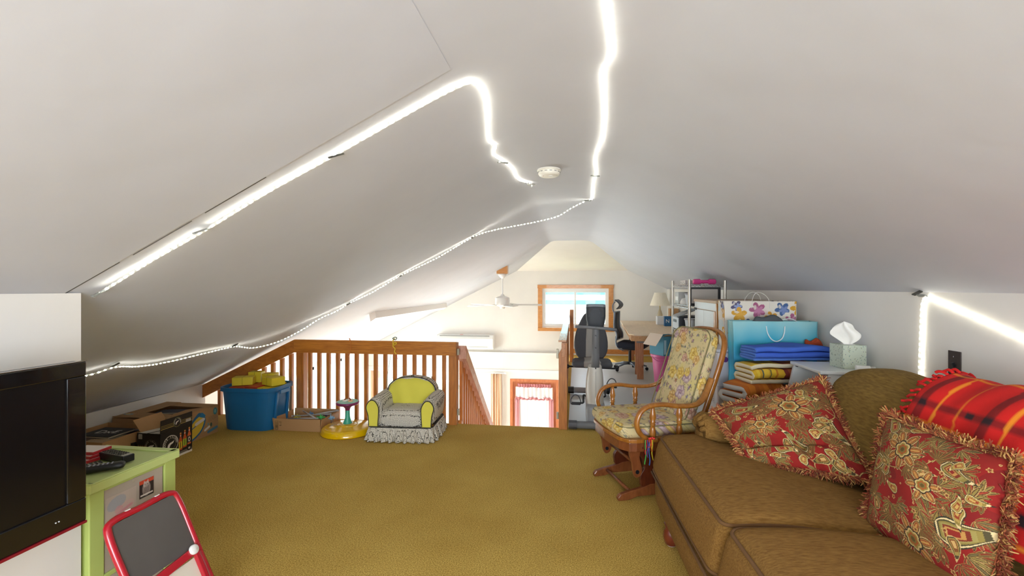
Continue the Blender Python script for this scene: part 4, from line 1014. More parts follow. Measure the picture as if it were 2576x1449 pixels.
# workbench desk
dk = thing('workbench', 'plywood topped workbench table with timber legs along the landing', 'desk', (0.83, 7.04, 0), R(-3.2))
PLY = mat('ply_top', '#d7bd9e', .45, var=.06, vscale=5, stretch=(4, .6, 4)); FIR = wood('fir_leg', '#a5673d', '#bd8157', (6, 6, .7)); FIRY = wood('fir_edge', '#b98147', '#c9945c', (5, .7, 5), knots=False)
MB().prism([(0.07, 0), (.98, 0), (.98, 3.0), (0, 3.0), (0, .0 + .16)], .782, .80).build('top', PLY, dk, bevel=.002)
MB().bx(.03, .96, .03, .068, .70, .782).build('apron', FIRY, dk); MB().bx(.03, .068, .07, 2.96, .70, .782).build('apron', FIRY, dk)
MB().bx(.93, .968, .07, 2.96, .70, .782).build('apron', FIRY, dk)
for (x, y) in ((.22, .70), (.22, 1.12), (.80, .70), (.80, 2.2), (.22, 2.75), (.80, 2.75)):
    l_ = MB().bx(x - .052, x + .052, y - .02, y + .02, 0, .70).build('leg', FIR, dk, bevel=.002)
MB().bx(.16, .86, .66, .68, .60, .70).build('cross_brace', mat('grey_brace', '#86817c', .6), dk, label='grey metal clad brace')
MB().bx(.27, .33, -.012, .0, .72, .79).box((.30, -.02, .80), (.02, .03, .02)).build('clamp', BLACK, dk)

# table lamp on the desk
lp = thing('table_lamp', 'table lamp with pleated cream shade at the far end of the workbench', 'lamp', (1.80, 9.92, .801))
GLS = mat('lamp_glass', '#d6c9a8', .1, alpha=.7)
MB().lathe([(.075, 0), (.075, .02), (.03, .03), (.045, .07), (.055, .14), (.03, .22), (.018, .25), (.012, .30)], seg=20).build('base', GLS, lp, smooth=True)
MB().cyl((0, 0, .28), (0, 0, .38), .009).build('stem', mat('brass', '#b8963c', .3, 1.0), lp)
def shade(u, v):
    a = 2 * math.pi * u; r_ = (.20 - .09 * v) * (1 + .018 * math.cos(48 * a)); return (r_ * math.cos(a), r_ * math.sin(a), .33 + .27 * v)
o = MB().grid(shade, 144, 4, True).build('lamp_shade', mat('cream_shade', '#ece4d4', .8), lp); s2 = o.modifiers.new('s', 'SOLIDIFY'); s2.thickness = .002
# small boxes at the desk end
for lab, loc, d, c in (('white carton near the lamp on the workbench', (1.66, 9.05, .801), (.16, .14, .16), '#dfe2e4'), ('blue carton with white letter N by the wire shelf', (1.72, 8.72, .801), (.13, .08, .18), '#1f5f8f'), ('brown carton behind the blue one on the workbench', (1.93, 9.25, .801), (.16, .16, .30), '#b98f63')):
    t = thing('carton', lab, 'box', loc, 0); MB().bx(-d[0] / 2, d[0] / 2, -d[1] / 2, d[1] / 2, 0, d[2]).build('body', mat('carton' + c[1:], c, .6), t, bevel=.003)
    MB().bx(-d[0] / 2 + .001, d[0] / 2 - .001, -.004, .004, d[2], d[2] + .001).build('seam', LGREY, t)
    if 'letter' in lab: put_text('lettering', 'N', .09, (-.01, -d[1] / 2 - .0008, .09), (1, 0, 0), (0, 0, 1), mat('white_ink', '#e8ecef', .5), t)

# pink bin with the teal box on it
pb = thing('waste_bin', 'pink plastic bin under the teal box', 'bin', (1.29, 6.86, 0.004))
PNK = mat('pink_plastic', '#d9689b', .4)
MB().lathe([(.11, 0), (.155, .50), (.175, .505), (.178, .54), (.165, .545), (.150, .50), (.105, .02), (0, .02)], seg=28, cap=False).build('bucket', PNK, pb, smooth=True, autos=35)
MB().tube(crom([(-.17, 0, .52), (-.13, -.15, .47), (0, -.19, .44), (.13, -.15, .47), (.17, 0, .52)], 5), .009, 8).build('handle', PNK, pb, smooth=True)
tb = thing('teal_box', 'teal cardboard box with one open flap standing on the pink bin', 'box', (1.24, 6.58, .551), R(28))
TEAL = mat('teal_card', '#4f8aa0', .7)
openbox(tb, .34, .30, .27, m=TEAL)
MB().box((-.075, .13, .225), (.004, .28, .20), rot=(0, R(38), 0)).build('flap', mat('pale_flap', '#d8c4b2', .8), tb, label='pale inside of the open flap')
MB().box((.17, -.03, .285), (.34, .10, .004), rot=(R(-20), 0, 0)).build('flap', CARD, tb)
MB().bx(.01, .05, -.001, 0, .02, .22).build('label_strip', mat('pale_label', '#a9c6d2', .6), tb)

# wire shelf
ws = thing('wire_shelf', 'chrome wire shelving unit behind the tall white cabinet', 'shelf', (1.36, 5.64, 0.004))
for (x, y) in ((0, 0), (.40, 0), (0, .92), (.40, .92)):
    MB().cyl((x, y, 0), (x, y, 1.598 if x == 0 else 1.585), .017, seg=12).build('post', mat('post_chrome', '#c3bdb2', .35, .7), ws, smooth=True, autos=40)
def wshelf(z):
    m = MB()
    for zz in (z, z - .028):
        for a, b_ in (((0, 0, zz), (.4, 0, zz)), ((.4, 0, zz), (.4, .92, zz)), ((.4, .92, zz), (0, .92, zz)), ((0, .92, zz), (0, 0, zz))): m.cyl(a, b_, .0035, seg=6)
    for k in range(22): m.cyl((.018 * (k + .6), 0, z + .003), (.018 * (k + .6), .92, z + .003), .0016, seg=4)
    for sd, L in (((0, 0), .4), ((0, .92), .4)):
        n = int(L / .02)
        for k in range(n): m.cyl((k * .02, sd[1], z - (.028 if k % 2 else 0)), ((k + 1) * .02, sd[1], z - (0 if k % 2 else .028)), .0018, seg=4)
    for x in (0, .4):
        for k in range(46): m.cyl((x, k * .02, z - (.028 if k % 2 else 0)), (x, (k + 1) * .02, z - (0 if k % 2 else .028)), .0018, seg=4)
    return m
for z in (1.535, 1.28, .96, .52, .12): wshelf(z).build('shelf', CHROME, ws)
# things on it
pd = thing('dumbbell', 'pink hand weight on top of the wire shelf', 'dumbbell', (1.55, 5.72, 1.575), R(2))
MB().tube([(-.13, 0, 0), (-.12, 0, 0), (-.05, 0, 0), (-.045, 0, 0), (.045, 0, 0), (.05, 0, 0), (.12, 0, 0), (.13, 0, 0)], [.026, .033, .034, .022, .022, .034, .033, .026], 8).build('weight', mat('magenta_vinyl', '#c93a80', .4), pd)
bx2 = thing('printed_carton', 'flat grey printed box on the wire shelf beside the pink hand weight', 'box', (1.385, 5.95, 1.541), R(3))
MB().bx(0, .2, 0, .22, 0, .055).build('body', mat('pale_grey_card', '#c9c3bf', .7), bx2, bevel=.003)
for k in range(4): MB().box((-.0006, .03 + .05 * k, .02 + .012 * (k % 2)), (.001, .03, .006)).build('print_mark', DGREY, bx2)
pr = thing('printer', 'small black and white printer on the wire shelf', 'printer', (1.345, 6.10, .966))
MB().bx(0, .34, 0, .36, 0, .17).build('body', mat('printer_black', '#24262e', .4), pr, bevel=.008)
MB().bx(-.008, .0, .015, .345, .0, .15).build('front_panel', mat('printer_grey', '#c2c9cf', .4), pr, bevel=.003)
MB().bx(-.012, -.008, .12, .30, .085, .12).build('paper_slot', BLACK, pr)
MB().box((.10, .18, .205), (.26, .30, .012), rot=(0, R(-22), 0)).build('lid', mat('printer_lid', '#9aa0a6', .4), pr, bevel=.003)
MB().box((.05, .18, .196), (.14, .22, .01), rot=(0, R(-22), 0)).build('key_panel', LGREY, pr)
def tubc(label, loc, r0, h):
    t = thing('food_container', label, 'container', loc, 0, 'clear containers on the wire shelf')
    MB().lathe([(r0 * .8, 0), (r0, h)], seg=20).build('body', mat('clear_white', '#d6dde3', .3, alpha=.85), t, smooth=True, autos=40)
    MB().lathe([(r0 * 1.08, h), (r0 * 1.1, h + .018), (r0 * .9, h + .022)], seg=20).build('lid', mat('grey_lid', '#a7a6ac', .4), t)
tubc('round translucent tub, upper one on the wire shelf', (1.44, 5.86, 1.286), .075, .13)
tubc('round translucent tub, beside the printer on the wire shelf', (1.44, 5.86, .966), .08, .14)
lb = thing('light_globe_box', 'white dome shaped cap on the wire shelf above the printer', 'container', (1.46, 6.2, 1.286))
MB().lathe([(.08, 0), (.08, .03), (.06, .075), (.0, .095)], seg=20, cap=False).build('dome', WHITEP, lb, smooth=True)
gb = thing('grey_box', 'grey document box on the wire shelf at its far side', 'box', (1.38, 6.30, 1.286)); MB().bx(0, .16, 0, .22, 0, .16).build('body', LGREY, gb, bevel=.003); MB().bx(-.001, 0, .03, .19, .05, .10).build('label_plate', WHITE, gb)
bl2 = thing('pale_blue_box', 'pale blue paper pack standing on the wire shelf', 'box', (1.40, 5.70, .526)); MB().bx(0, .18, 0, .5, 0, .40).build('body', mat('ice_blue', '#cfe3e8', .6), bl2, bevel=.003); MB().bx(-.001, 0, .1, .4, .1, .3).build('label_plate', WHITE, bl2)
mo = thing('monitor', 'black framed flat screen on the wire shelf behind the cabinet', 'monitor', (1.565, 5.76, 1.286))
MB().bx(-.185, .185, 0, .02, 0.0, .225).build('frame', BLACK, mo, bevel=.003)
MB().bx(-.15, .15, -.002, 0, .03, .20).build('screen', mat('grey_screen', '#b9b2aa', .3), mo)

# tall white cabinet
wc = thing('cabinet', 'tall white cabinet with beige top and orange wood edge at the right wall', 'cabinet', (1.40, 4.74, 0.0))
WHM = mat('white_melamine', '#dfe3e5', .35); ORW = wood('orange_edge', '#b4762e', '#c68a42', (5, 5, .8), knots=False)
MB().bx(.012, .63, 0, .82, 0, 1.345).build('body', mat('beige_side', '#cdb296', .6), wc)
MB().bx(-.01, .635, -.01, .83, 1.345, 1.372).build('top', mat('beige_top', '#c3a98f', .5), wc, bevel=.002)
MB().bx(0, .012, .03, .82, 1.27, 1.345).build('top_rail', WHM, wc)
MB().bx(.002, .012, .10, .46, .95, 1.262).build('door', WHM, wc, bevel=.003); MB().bx(.002, .012, .463, .82, .95, 1.262).build('door', WHM, wc, bevel=.003)
MB().bx(0, .012, .03, .82, .80, .945).build('drawer', WHM, wc, bevel=.003); MB().bx(0.002, .012, .03, .82, .08, .79).build('lower_panel', WHM, wc, bevel=.003)
MB().bx(.000, .013, -.002, .028, 0, 1.345).build('edge_stile', ORW, wc); MB().bx(.0, .013, .05, .098, .95, 1.262).build('edge_stile', ORW, wc)
for z in (1.25, 1.0): MB().bx(-.006, .0, .74, .82, z, z + .025).build('hinge', BLACK, wc)

# white storage tower with purple latch
stw = thing('storage_tower', 'white plastic storage tower with purple latch between glider and bags', 'storage box', (1.27, 4.27, 0))
WPL = mat('milky_plastic', '#d6d4dc', .3)
MB().prism([(0, 0), (.62, 0), (.62, .42), (0, .42)], 0, .93).build('body', WPL, stw, bevel=.02, bseg=3)
MB().bx(-.01, .63, -.012, .432, .93, .955).build('lid', WPL, stw, bevel=.008)
MB().tube([(.055, -.012, .87), (.055, -.036, .87)], .024, 16).build('latch', mat('purple_plastic', '#5b2a70', .3), stw, smooth=True, autos=40, label='purple round latch')
for z in (.62, .31): MB().bx(-.004, .624, -.004, .424, z, z + .012).build('tier_rim', WPL, stw)
pt = Paint(.07, .12, 20, 34, '#cfcdd2'); pt.rect(.01, .012, .0, .12, '#5a5860')
for k in range(5): pt.line((.03, .02 + .016 * k), (.055, .025 + .016 * k), .003, '#8a8496' if k % 2 else '#b87a86')
panel('printed_label', pt, (-.0005, .16, .45), (0, -1, 0), (0, 0, 1), stw)

# boxes carrying the towels and the blue bag
sb = thing('brown_carton', 'brown cardboard box under the folded towels', 'box', (1.30, 3.73, 0))
MB().bx(0, .68, 0, .48, 0, .60).build('body', mat('tan_carton', '#b58a55', .8, var=.06), sb, bevel=.004); MB().bx(.0, .68, .19, .21, .60, .601).build('tape', mat('tape_tan', '#a07c50', .4), sb)

def bag(name, label, loc, rz, w, d, h, pt_front, pt_side, body, flare=.03, hand='#e8e6e0', lip=True):
    t = thing(name, label, 'gift bag', loc, rz)
    m = MB(); nz = 8
    def wall(p, q, pf, name_, mirror=False):
        nu, nv = pf.nu, pf.nv; vs = []
        for j in range(nv):
            v = j / (nv - 1)
            for i in range(nu):
                u = i / (nu - 1); a = Vector(p).lerp(Vector(q), u); z = h * v
                sc_ = 1 + flare * v
                wob = .004 * math.sin(u * 9 + v * 5) * math.sin(u * math.pi) + .003 * math.sin(v * 11 + u * 3)
                nrm = (Vector(q) - Vector(p)).cross(Vector((0, 0, 1))).normalized()
                P = Vector((a.x * sc_, a.y * (1 + flare * .5 * v), z)) + nrm * (wob - (.014 * math.sin(v * math.pi) if name_ == 'gusset' else 0) * math.sin(u * math.pi) * 2)
                vs.append(P)
        fs = [(j * nu + i, j * nu + i + 1, (j + 1) * nu + i + 1, (j + 1) * nu + i) for j in range(nv - 1) for i in range(nu - 1)]
        o = MB().add(vs, fs).build(name_, body, t, smooth=True, colors=pf.flat()); s_ = o.modifiers.new('s', 'SOLIDIFY'); s_.thickness = .0015
    a, b_, c, d_ = (-w / 2, -d / 2, 0), (w / 2, -d / 2, 0), (w / 2, d / 2, 0), (-w / 2, d / 2, 0)
    wall(a, b_, pt_front, 'front'); wall(c, d_, pt_front, 'back'); wall(b_, c, pt_side, 'gusset'); wall(d_, a, pt_side, 'gusset')
    MB().prism([(-w / 2, -d / 2), (w / 2, -d / 2), (w / 2, d / 2), (-w / 2, d / 2)], 0, .002).build('bottom', mat('bag_bottom', '#cfc8bc', .8), t)
    return t
# floral bag
def floral(w, h, nu, nv, seed):
    r = random.Random(seed); pt = Paint(w, h, nu, nv, '#e4dbcd')
    for k in range(10): pt.ell(r.uniform(0, w), r.uniform(0, h), .05, .04, r.choice(['#e3cfc6', '#c3d3d8', '#d3dde0', '#ead8cd']), r.uniform(0, 3), .8)
    fl = [(.10, h * .90, .045, '#4a4468', '#8f9bc4'), (.27, h * .82, .062, '#a8577d', '#c07a9c'), (.47, h * .84, .055, '#3c5c8c', '#7487b8'), (.60, h * .86, .062, '#d39a1d', '#e0ad38'), (.12, h * .72, .06, '#d39a1d', '#dca432'), (.38, h * .66, .05, '#d99a2a', '#e3b04c'), (.55, h * .62, .05, '#a8577d', '#c88ba6'), (.2, h * .5, .05, '#3c5c8c', '#7487b8'), (.33, h * .4, .06, '#d39a1d', '#e0ad38'), (.52, h * .35, .05, '#4a4468', '#8f9bc4'), (.08, h * .3, .055, '#d39a1d', '#e0ad38'), (.25, h * .15, .05, '#a8577d', '#c07a9c'), (.45, h * .12, .05, '#d39a1d', '#e0ad38')]
    for x, y, rr, c1_, c2_ in fl:
        if x < w + .03:
            pt.petals(x, y, rr * 1.12, 5, [c1_], r.uniform(0, 1), .55); pt.petals(x + .012, y - .01, rr * .75, 5, [c2_], r.uniform(0, 1), .6); pt.ell(x - .02, y + .02, rr * .35, rr * .18, '#e4dbcd', r.uniform(0, 3), .7)
    return pt
PAPER = mat('printed_paper', '#ffffff', .5, attr=True)
f1_ = bag('floral_gift_bag', 'large white gift bag with multicoloured flowers behind the blue bag', (1.665, 4.47, .956), R(-2), .58, .20, .425, floral(.58, .425, 160, 110, 3), floral(.2, .425, 50, 110, 5), PAPER, .04)
for y in (-.10, .10):
    MB().tube(crom([(-.07, y - .004, .36), (-.065, y - .004, .43), (-.04, y * .8, .485), (0, y * .7, .505), (.05, y * .8, .48), (.075, y - .004, .43), (.08, y - .004, .36)], 5), .0022, 6).build('handle', mat('white_cord', '#dedad2', .7), f1_)
MB().soft((0, 0, .20), (.50, .14, .36), .05, (0, 0, .03), 8).build('tissue_filling', mat('blush_tissue', '#e6d2c4', .9), f1_, smooth=True)
# blue ombre bag
def ombre(w, h, nu, nv):
    pt = Paint(w, h, nu, nv, '#2a97b8'); t = np.clip(pt.V / h + .03 * np.sin(pt.U * 14 + 1) + .02 * np.sin(pt.U * 37), 0, 1)
    ks = [(0, '#37b4dc'), (.35, '#2aa6cf'), (.52, '#1a86ad'), (.72, '#2fa0bb'), (.9, '#7cc0cb'), (1.0, '#93c8cc')]
    C = np.array([hexc(c) for _, c in ks]); xs = np.array([k for k, _ in ks])
    for j in range(3): pt.C[:, :, j] = np.interp(t, xs, C[:, j])
    return pt
b2 = bag('blue_gift_bag', 'large blue gradient gift bag with white rope handles', (1.664, 4.135, .602), R(0), .64, .13, .62, ombre(.64, .62, 60, 60), ombre(.13, .62, 12, 60), PAPER, .03)
ROPEW = mat('white_rope', '#dfe6e6', .8)
MB().tube(crom([(-.07, -.073, .58), (-.06, -.078, .52), (-.03, -.082, .47), (.01, -.083, .455), (.05, -.082, .48), (.07, -.078, .53), (.075, -.073, .58)], 6), .0045, 6).build('handle', ROPEW, b2)
MB().tube(crom([(.07, .07, .56), (.10, .06, .615), (.17, .04, .635), (.24, .05, .60)], 6), .0045, 6).build('handle', ROPEW, b2)
gc = thing('grey_cloth', 'dark grey cloth bundle poking out of the blue gift bag', 'cloth', (1.64, 4.135, 1.17))
MB().soft((0, 0, 0), (.26, .10, .13), .05, (0, .0, .03), 12, warp=lambda w: (w.x, w.y, w.z + .012 * math.sin(w.x * 40) * math.cos(w.y * 50))).build('bundle', mat('slate_cloth', '#4d5257', .9), gc, smooth=True)

# folded towels
def folded(name, label, loc, rz, w, d, layers, th, colf, rim, puff=.0, sag=0, seg=None, skew=0.0, gap=1.15):
    t = thing(name, label, 'towel', loc, rz)
    path = []; g = th * gap
    for k in range(layers):
        z = th / 2 + k * g; dirn = 1 if k % 2 == 0 else -1
        y0, y1 = (-d / 2, d / 2) if dirn > 0 else (d / 2, -d / 2)
        ins = 0.01 * (k % 3)
        for i in range(9):
            path.append((y0 + (y1 - y0) * i / 8 * (1 - ins), z + .0))
        if k < layers - 1:
            for a in (30, 90, 150): path.append((y1 + dirn * g * .5 * math.sin(R(a)), z + g * (1 - math.cos(R(a))) / 2))
    nu = seg or 60; n = len(path); H = layers * g
    def fn(u, v):
        i = v * (n - 1); k = min(n - 2, int(i)); f = i - k
        y = path[k][0] * (1 - f) + path[k + 1][0] * f; z = path[k][1] * (1 - f) + path[k + 1][1] * f
        x = (u - .5) * w
        wv = .006 * math.sin(x * 23 + z * 90) + .004 * math.sin(x * 51 + y * 20)
        ztop = z / H
        return (x + skew * z, y + wv * .7, z * (1 - .16 * abs(2 * u - 1) ** 3) + ztop * .008 * math.sin(x * 14 + y * 9) + sag * (2 * u - 1) ** 2 * ztop)
    mb = MB().grid(fn, nu, n)
    cols = np.array([colf((i / (nu - 1)), j / (n - 1)) for j in range(n) for i in range(nu)])
    o = mb.build('folded_cloth', CLOTH_PRINT, t, smooth=True, colors=cols)
    o.data.materials.append(rim); s_ = o.modifiers.new('s', 'SOLIDIFY'); s_.thickness = th * .82; s_.offset = 0; s_.material_offset_rim = 1
    return t
TERRY = mat('terry_cream', '#ddd2b4', .95, bump=.8, bscale=300); TERW = mat('terry_white', '#d6d2cc', .95, bump=.8, bscale=300); TERB = mat('terry_blue', '#4b74c4', .95, bump=.8, bscale=300)
OR = [hexc('#c2691c'), hexc('#d07a24'), hexc('#b65f1a')]
folded('orange_towel', 'folded orange towel with white underside hanging out below the striped towel', (1.40, 3.84, .602), R(24), .38, .20, 3, .050, lambda u, v: OR[int(u * 9) % 3], TERW, gap=1.25)
def stripe(u, v):
    ks = [(0, '#d9ae2a'), (.05, '#e0bf3c'), (.08, '#cf9a22'), (.11, '#4c5a50'), (.125, '#e0b838'), (.18, '#d2a02a'), (.20, '#6b6a3c'), (.21, '#e3bb2e'), (.27, '#c9791f'), (.29, '#e0b02c'), (.36, '#7d2c22'), (.42, '#a05228'), (.5, '#c97a3a'), (.58, '#d98a4a'), (.66, '#cf5a34'), (.70, '#d9b24a'), (.78, '#c8b04a'), (.84, '#9a9a52'), (.9, '#d6c25a'), (1.01, '#d6c25a')]
    for a, b_ in zip(ks[:-1], ks[1:]):
        if a[0] <= u < b_[0]: return hexc(a[1])
    return hexc('#d6c25a')
folded('striped_towel', 'yellow and maroon striped towel folded under the blue one', (1.655, 3.875, .765), R(13), .68, .20, 4, .036, stripe, TERRY, seg=140)
folded('small_cream_towel', 'cream towel edge showing beneath the striped towel by the white stand', (1.80, 3.90, .602), R(4), .32, .18, 2, .06, lambda u, v: hexc('#d8cdb6'), TERW)
BLC = [hexc('#3a5fc0'), hexc('#4168c8')]
folded('blue_towel', 'bright blue folded towel on top of the towel pile', (1.68, 3.885, .938), R(10), .64, .20, 5, .022, lambda u, v: BLC[int(v * 7) % 2], TERB, gap=1.05, seg=60)
rc = thing('red_cloth', 'small crumpled orange red cloth behind the blue towel', 'cloth', (1.94, 4.02, 1.04)); MB().soft((0, 0, 0), (.13, .05, .06), .02, (0, 0, .01), 8, warp=lambda w: (w.x, w.y, w.z + .015 * math.sin(w.x * 70))).build('lump', mat('rust_cloth', '#a8431f', .9), rc, smooth=True)

# white stand with slanted sides, tissue box
wt = thing('white_stand', 'small white slant sided stand behind the sofa end', 'table', (1.63, 3.29, 0))
MB().prism([(0, 0), (.39, 0), (.39, .43), (0, .43)], .925, .946).build('top', WHM, wt, bevel=.003)
MB().prism([(-.05 - .14, .0), (.34, .0), (.34, .925), (.02, .925), ], .405, .425, 'y').build('side_panel', WHM, wt)
MB().prism([(-.05 - .0, .0), (.34, .0), (.34, .925), (.06, .925)], .02, .04, 'y').build('side_panel', WHM, wt)
MB().bx(.32, .34, .04, .405, 0, .925).build('back_panel', WHM, wt); MB().bx(.03, .32, .04, .405, .45, .465).build('shelf', WHM, wt)
MB().cyl((.03, .38, .915), (.03, .40, .915), .006, seg=8).build('screw_cover', DGREY, wt)
tbx = thing('tissue_box', 'square tissue box with mint floral print and a tissue plume on the white stand', 'tissue box', (1.90, 3.48, .947), R(3))
def tpt(seed):
    r = random.Random(seed); pt = Paint(.15, .16, 90, 96, '#c2ccbb')
    for k in range(60): x, y = r.uniform(0, .15), r.uniform(0, .16); pt.ell(x, y, r.uniform(.003, .007), .002, r.choice(['#6d8478', '#7f9a9a', '#cfd6bd', '#8a8f70']), r.uniform(0, 3)); 
    for k in range(12): x, y = r.uniform(0, .15), r.uniform(0, .16); pt.petals(x, y, .007, 5, ['#d8d6b8', '#7d92a0'], 0, .4)
    return pt
MB().bx(-.075, .075, -.075, .075, 0, .16).build('carton', mat('mint_card', '#b9c6b4', .6), tbx, bevel=.002)
panel('printed_side', tpt(1), (-.075, -.0752, 0), (1, 0, 0), (0, 0, 1), tbx); panel('printed_side', tpt(2), (-.0752, .075, 0), (0, -1, 0), (0, 0, 1), tbx)
MB().lathe([(.045, .1605), (.04, .162), (0, .162)], seg=20, cap=False).build('slot_film', WHITE, tbx)
def tis(u, v):
    a = (u - .5) * 2; w = .016 + .085 * math.sin(min(1, v * 1.25) * math.pi * .62) * (1 - .55 * max(0, v - .55) / .45)
    return (a * w - .02 * v + .012 * math.sin(v * 6), .018 * math.sin(u * 9 + v * 2) * (.3 + v) * (1 - abs(a) * .4),   .155 + .165 * v - .03 * abs(a) ** 2 * v)
o = MB().grid(tis, 24, 16).build('tissue', mat('tissue_paper', '#f2f0ea', .9), tbx, smooth=True); s_ = o.modifiers.new('s', 'SOLIDIFY'); s_.thickness = .0015
wtb = thing('plastic_tube', 'small white plastic tube at the front edge of the white stand', 'tube', (1.93, 3.345, .965), R(-10))
MB().tube([(-.05, 0, 0), (.03, 0, 0)], .016, 12).build('body', WHITE, wtb, smooth=True, autos=40); MB().tube([(.03, 0, 0), (.06, 0, .0)], .012, 12).build('cap', LGREY, wtb)
# ============================================================ painted cloths
def sample(pt, a, b_):
    i = (np.clip(a / pt.w, 0, 1) * (pt.nu - 1)).astype(int); j = (np.clip(b_ / pt.h, 0, 1) * (pt.nv - 1)).astype(int)
    return pt.C[j, i]
def boxmap(mb, pt, c=(0, 0, 0), flat='z'):
    P = np.array(mb.v); a, b_ = {'z': (P[:, 0] - c[0], P[:, 1] - c[1] + (P[:, 2] - c[2])), 'y': (P[:, 0] - c[0] + (P[:, 1] - c[1]), P[:, 2] - c[2])}[flat]
    return sample(pt, a + pt.w / 2, b_ + pt.h / 2)
def garden(w, h, nu, nv, seed, dens=1.0):
    r = random.Random(seed); pt = Paint(w, h, nu, nv, '#c9b88a')
    A = w * h / .25 * dens
    def mixb(c, k):
        k = min(1, k * 1.25); return tuple(x * k + y * (1 - k) for x, y in zip(hexc(c), hexc('#cfbf94')))
    for k in range(int(40 * A)): pt.ell(r.uniform(0, w), r.uniform(0, h), r.uniform(.02, .06), r.uniform(.012, .04), r.choice(['#d8caa2', '#c4b684', '#cfc07c', '#d2b998', '#c8b684']), r.uniform(0, 3), .55)
    def sprig(x, y, n, L0, pal):
        for q in range(n):
            a = r.uniform(0, 6.28); L = L0 * r.uniform(.6, 1.2); d = L0 * r.uniform(.6, 1.6)
            pt.leaf(x + d * math.cos(a), y + d * math.sin(a), L, L * .30, a + r.uniform(-.5, .5), [mixb(r.choice(pal), .75), mixb(r.choice(pal), .5)])
    for k in range(int(50 * A)): sprig(r.uniform(0, w), r.uniform(0, h), 4, .011, ['#6d7358', '#77755c', '#6a6478', '#857a4e', '#5f6a66'])
    for k in range(int(46 * A)):
        x, y = r.uniform(0, w), r.uniform(0, h); rr = r.uniform(.008, .017); c = r.choice([('#77576a', '#a2869a'), ('#6a5068', '#93789a'), ('#8f5f58', '#b98c7e'), ('#5e5672', '#857c98')])
        sprig(x, y, 3, rr * .9, ['#6d7358', '#77755c', '#857a4e'])
        pt.petals(x, y, rr, r.choice([5, 6, 8]), [mixb(c[0], .8), mixb(c[1], .75)], r.uniform(0, 2), .55, mixb('#b08a40', .8))
        pt.line((x, y), (x + r.uniform(-.03, .03), y + r.uniform(-.03, .03)), .0011, mixb('#66604a', .8))
    for k in range(int(13 * A)):
        x, y = r.uniform(0, w), r.uniform(0, h); rr = r.uniform(.030, .055)
        c = r.choice([['#b88f50', '#d0aa6a', '#a97a3c', '#d9bd86'], ['#bf9a3c', '#d4b65e', '#b08a30', '#dcc67e'], ['#a97a68', '#c49c86', '#99685a', '#d2b49c'], ['#9c8088', '#b8a0a4', '#85687a', '#c9b6b4']])
        sprig(x, y, 6, rr * .5, ['#77794e', '#8a8458', '#6f7358', '#93885a'])
        for q in range(5):
            a = q * 1.2566 + r.uniform(-.2, .2); pt.petals(x + rr * .5 * math.cos(a), y + rr * .5 * math.sin(a), rr * .62, 3, [mixb(c[q % 2 * 2], .7), mixb(c[1], .8), mixb(c[3], .8)], r.uniform(0, 3), .2)
        pt.petals(x, y, rr * .42, 4, [mixb(c[2], .9), mixb(c[1], .9)], r.uniform(0, 2), .3, mixb('#8a6236', .9))
    for k in range(int(160 * A)):
        x, y, a = r.uniform(0, w), r.uniform(0, h), r.uniform(0, 6.28); pt.line((x, y), (x + .010 * math.cos(a), y + .010 * math.sin(a)), .0012, mixb(r.choice(['#6a5560', '#5f6350', '#7a6a48']), .7))
    return pt

# ============================================================ glider chair
gl_ = thing('glider_chair', 'wooden glider chair with floral cushions in front of the exercise bike', 'chair', (0.56, 3.62, 0.0), R(-70))
OAK = wood('glider_oak', '#8a5218', '#a26826', (4, 4, 1.2), rough=.35, knots=False, coat=.4); OAKD = wood('glider_dark', '#4a1c0a', '#5c2812', (3, 3, 1), rough=.35, knots=False, coat=.4); OAKM = wood('glider_mid', '#6b3718', '#7f4826', (3, 3, 1), rough=.35, knots=False, coat=.3)
# runners
for s_ in (-1, 1):
    x = .215 * s_
    pr_ = [(-.345, .0), (-.35, .022), (-.33, .045), (-.26, .062), (-.18, .075), (-.10, .10), (.12, .10), (.20, .075), (.28, .06), (.345, .04), (.36, .02), (.355, 0), (.26, .0), (.20, .018), (-.20, .018), (-.26, .0)]
    MB().prism(pr_, x - .017, x + .017, 'x').build('runner', OAKM, gl_, bevel=.006)
    # shaped base side panel
    pn = crom([(-.15, .08, 0), (-.175, .12, 0), (-.175, .17, 0), (-.145, .22, 0), (-.165, .29, 0), (-.215, .345, 0), (-.05, .352, 0), (.16, .352, 0), (.23, .30, 0), (.25, .2, 0), (.25, .12, 0), (.18, .10, 0), (.10, .105, 0), (0, .085, 0)], 4, True)
    MB().prism([(p.x, p.y) for p in pn], x - .014, x + .014, 'x').build('base_panel', OAKD, gl_, bevel=.005)
for (y, z, r_) in ((-.24, .045, .012), (.24, .045, .012), (-.02, .20, .014)): MB().tube([(-.2, y, z), (.2, y, z)], r_, 10).build('cross_rod', OAKM, gl_, smooth=True)
MB().bx(-.19, .19, .02, .04, .10, .32).build('rear_panel', OAKD, gl_)
# swinging arms
for s_ in (-1, 1):
    x = .245 * s_
    for y in ((-.235, .16) if s_ < 0 else (-.225, .19)):
        pp = crom([(y - .03, .40, 0), (y - .05, .34, 0), (y - .03, .27, 0), (y - .02, .20, 0), (y + .0, .165, 0), (y + .035, .175, 0), (y + .05, .22, 0), (y + .03, .30, 0), (y + .04, .37, 0), (y + .02, .41, 0)], 4, True)
        MB().prism([(p.x, p.y) for p in pp], x - .011, x + .011, 'x').build('swing_arm', OAKM, gl_, bevel=.004)
        MB().cyl((x - .016 * s_, y + .01, .205), (x + .016 * s_, y + .01, .205), .014, seg=12).build('pivot', BLACK, gl_)
MB().tube([(-.24, -.19, .235), (.24, -.19, .235)], .012, 10).build('cross_rod', OAKM, gl_, smooth=True)
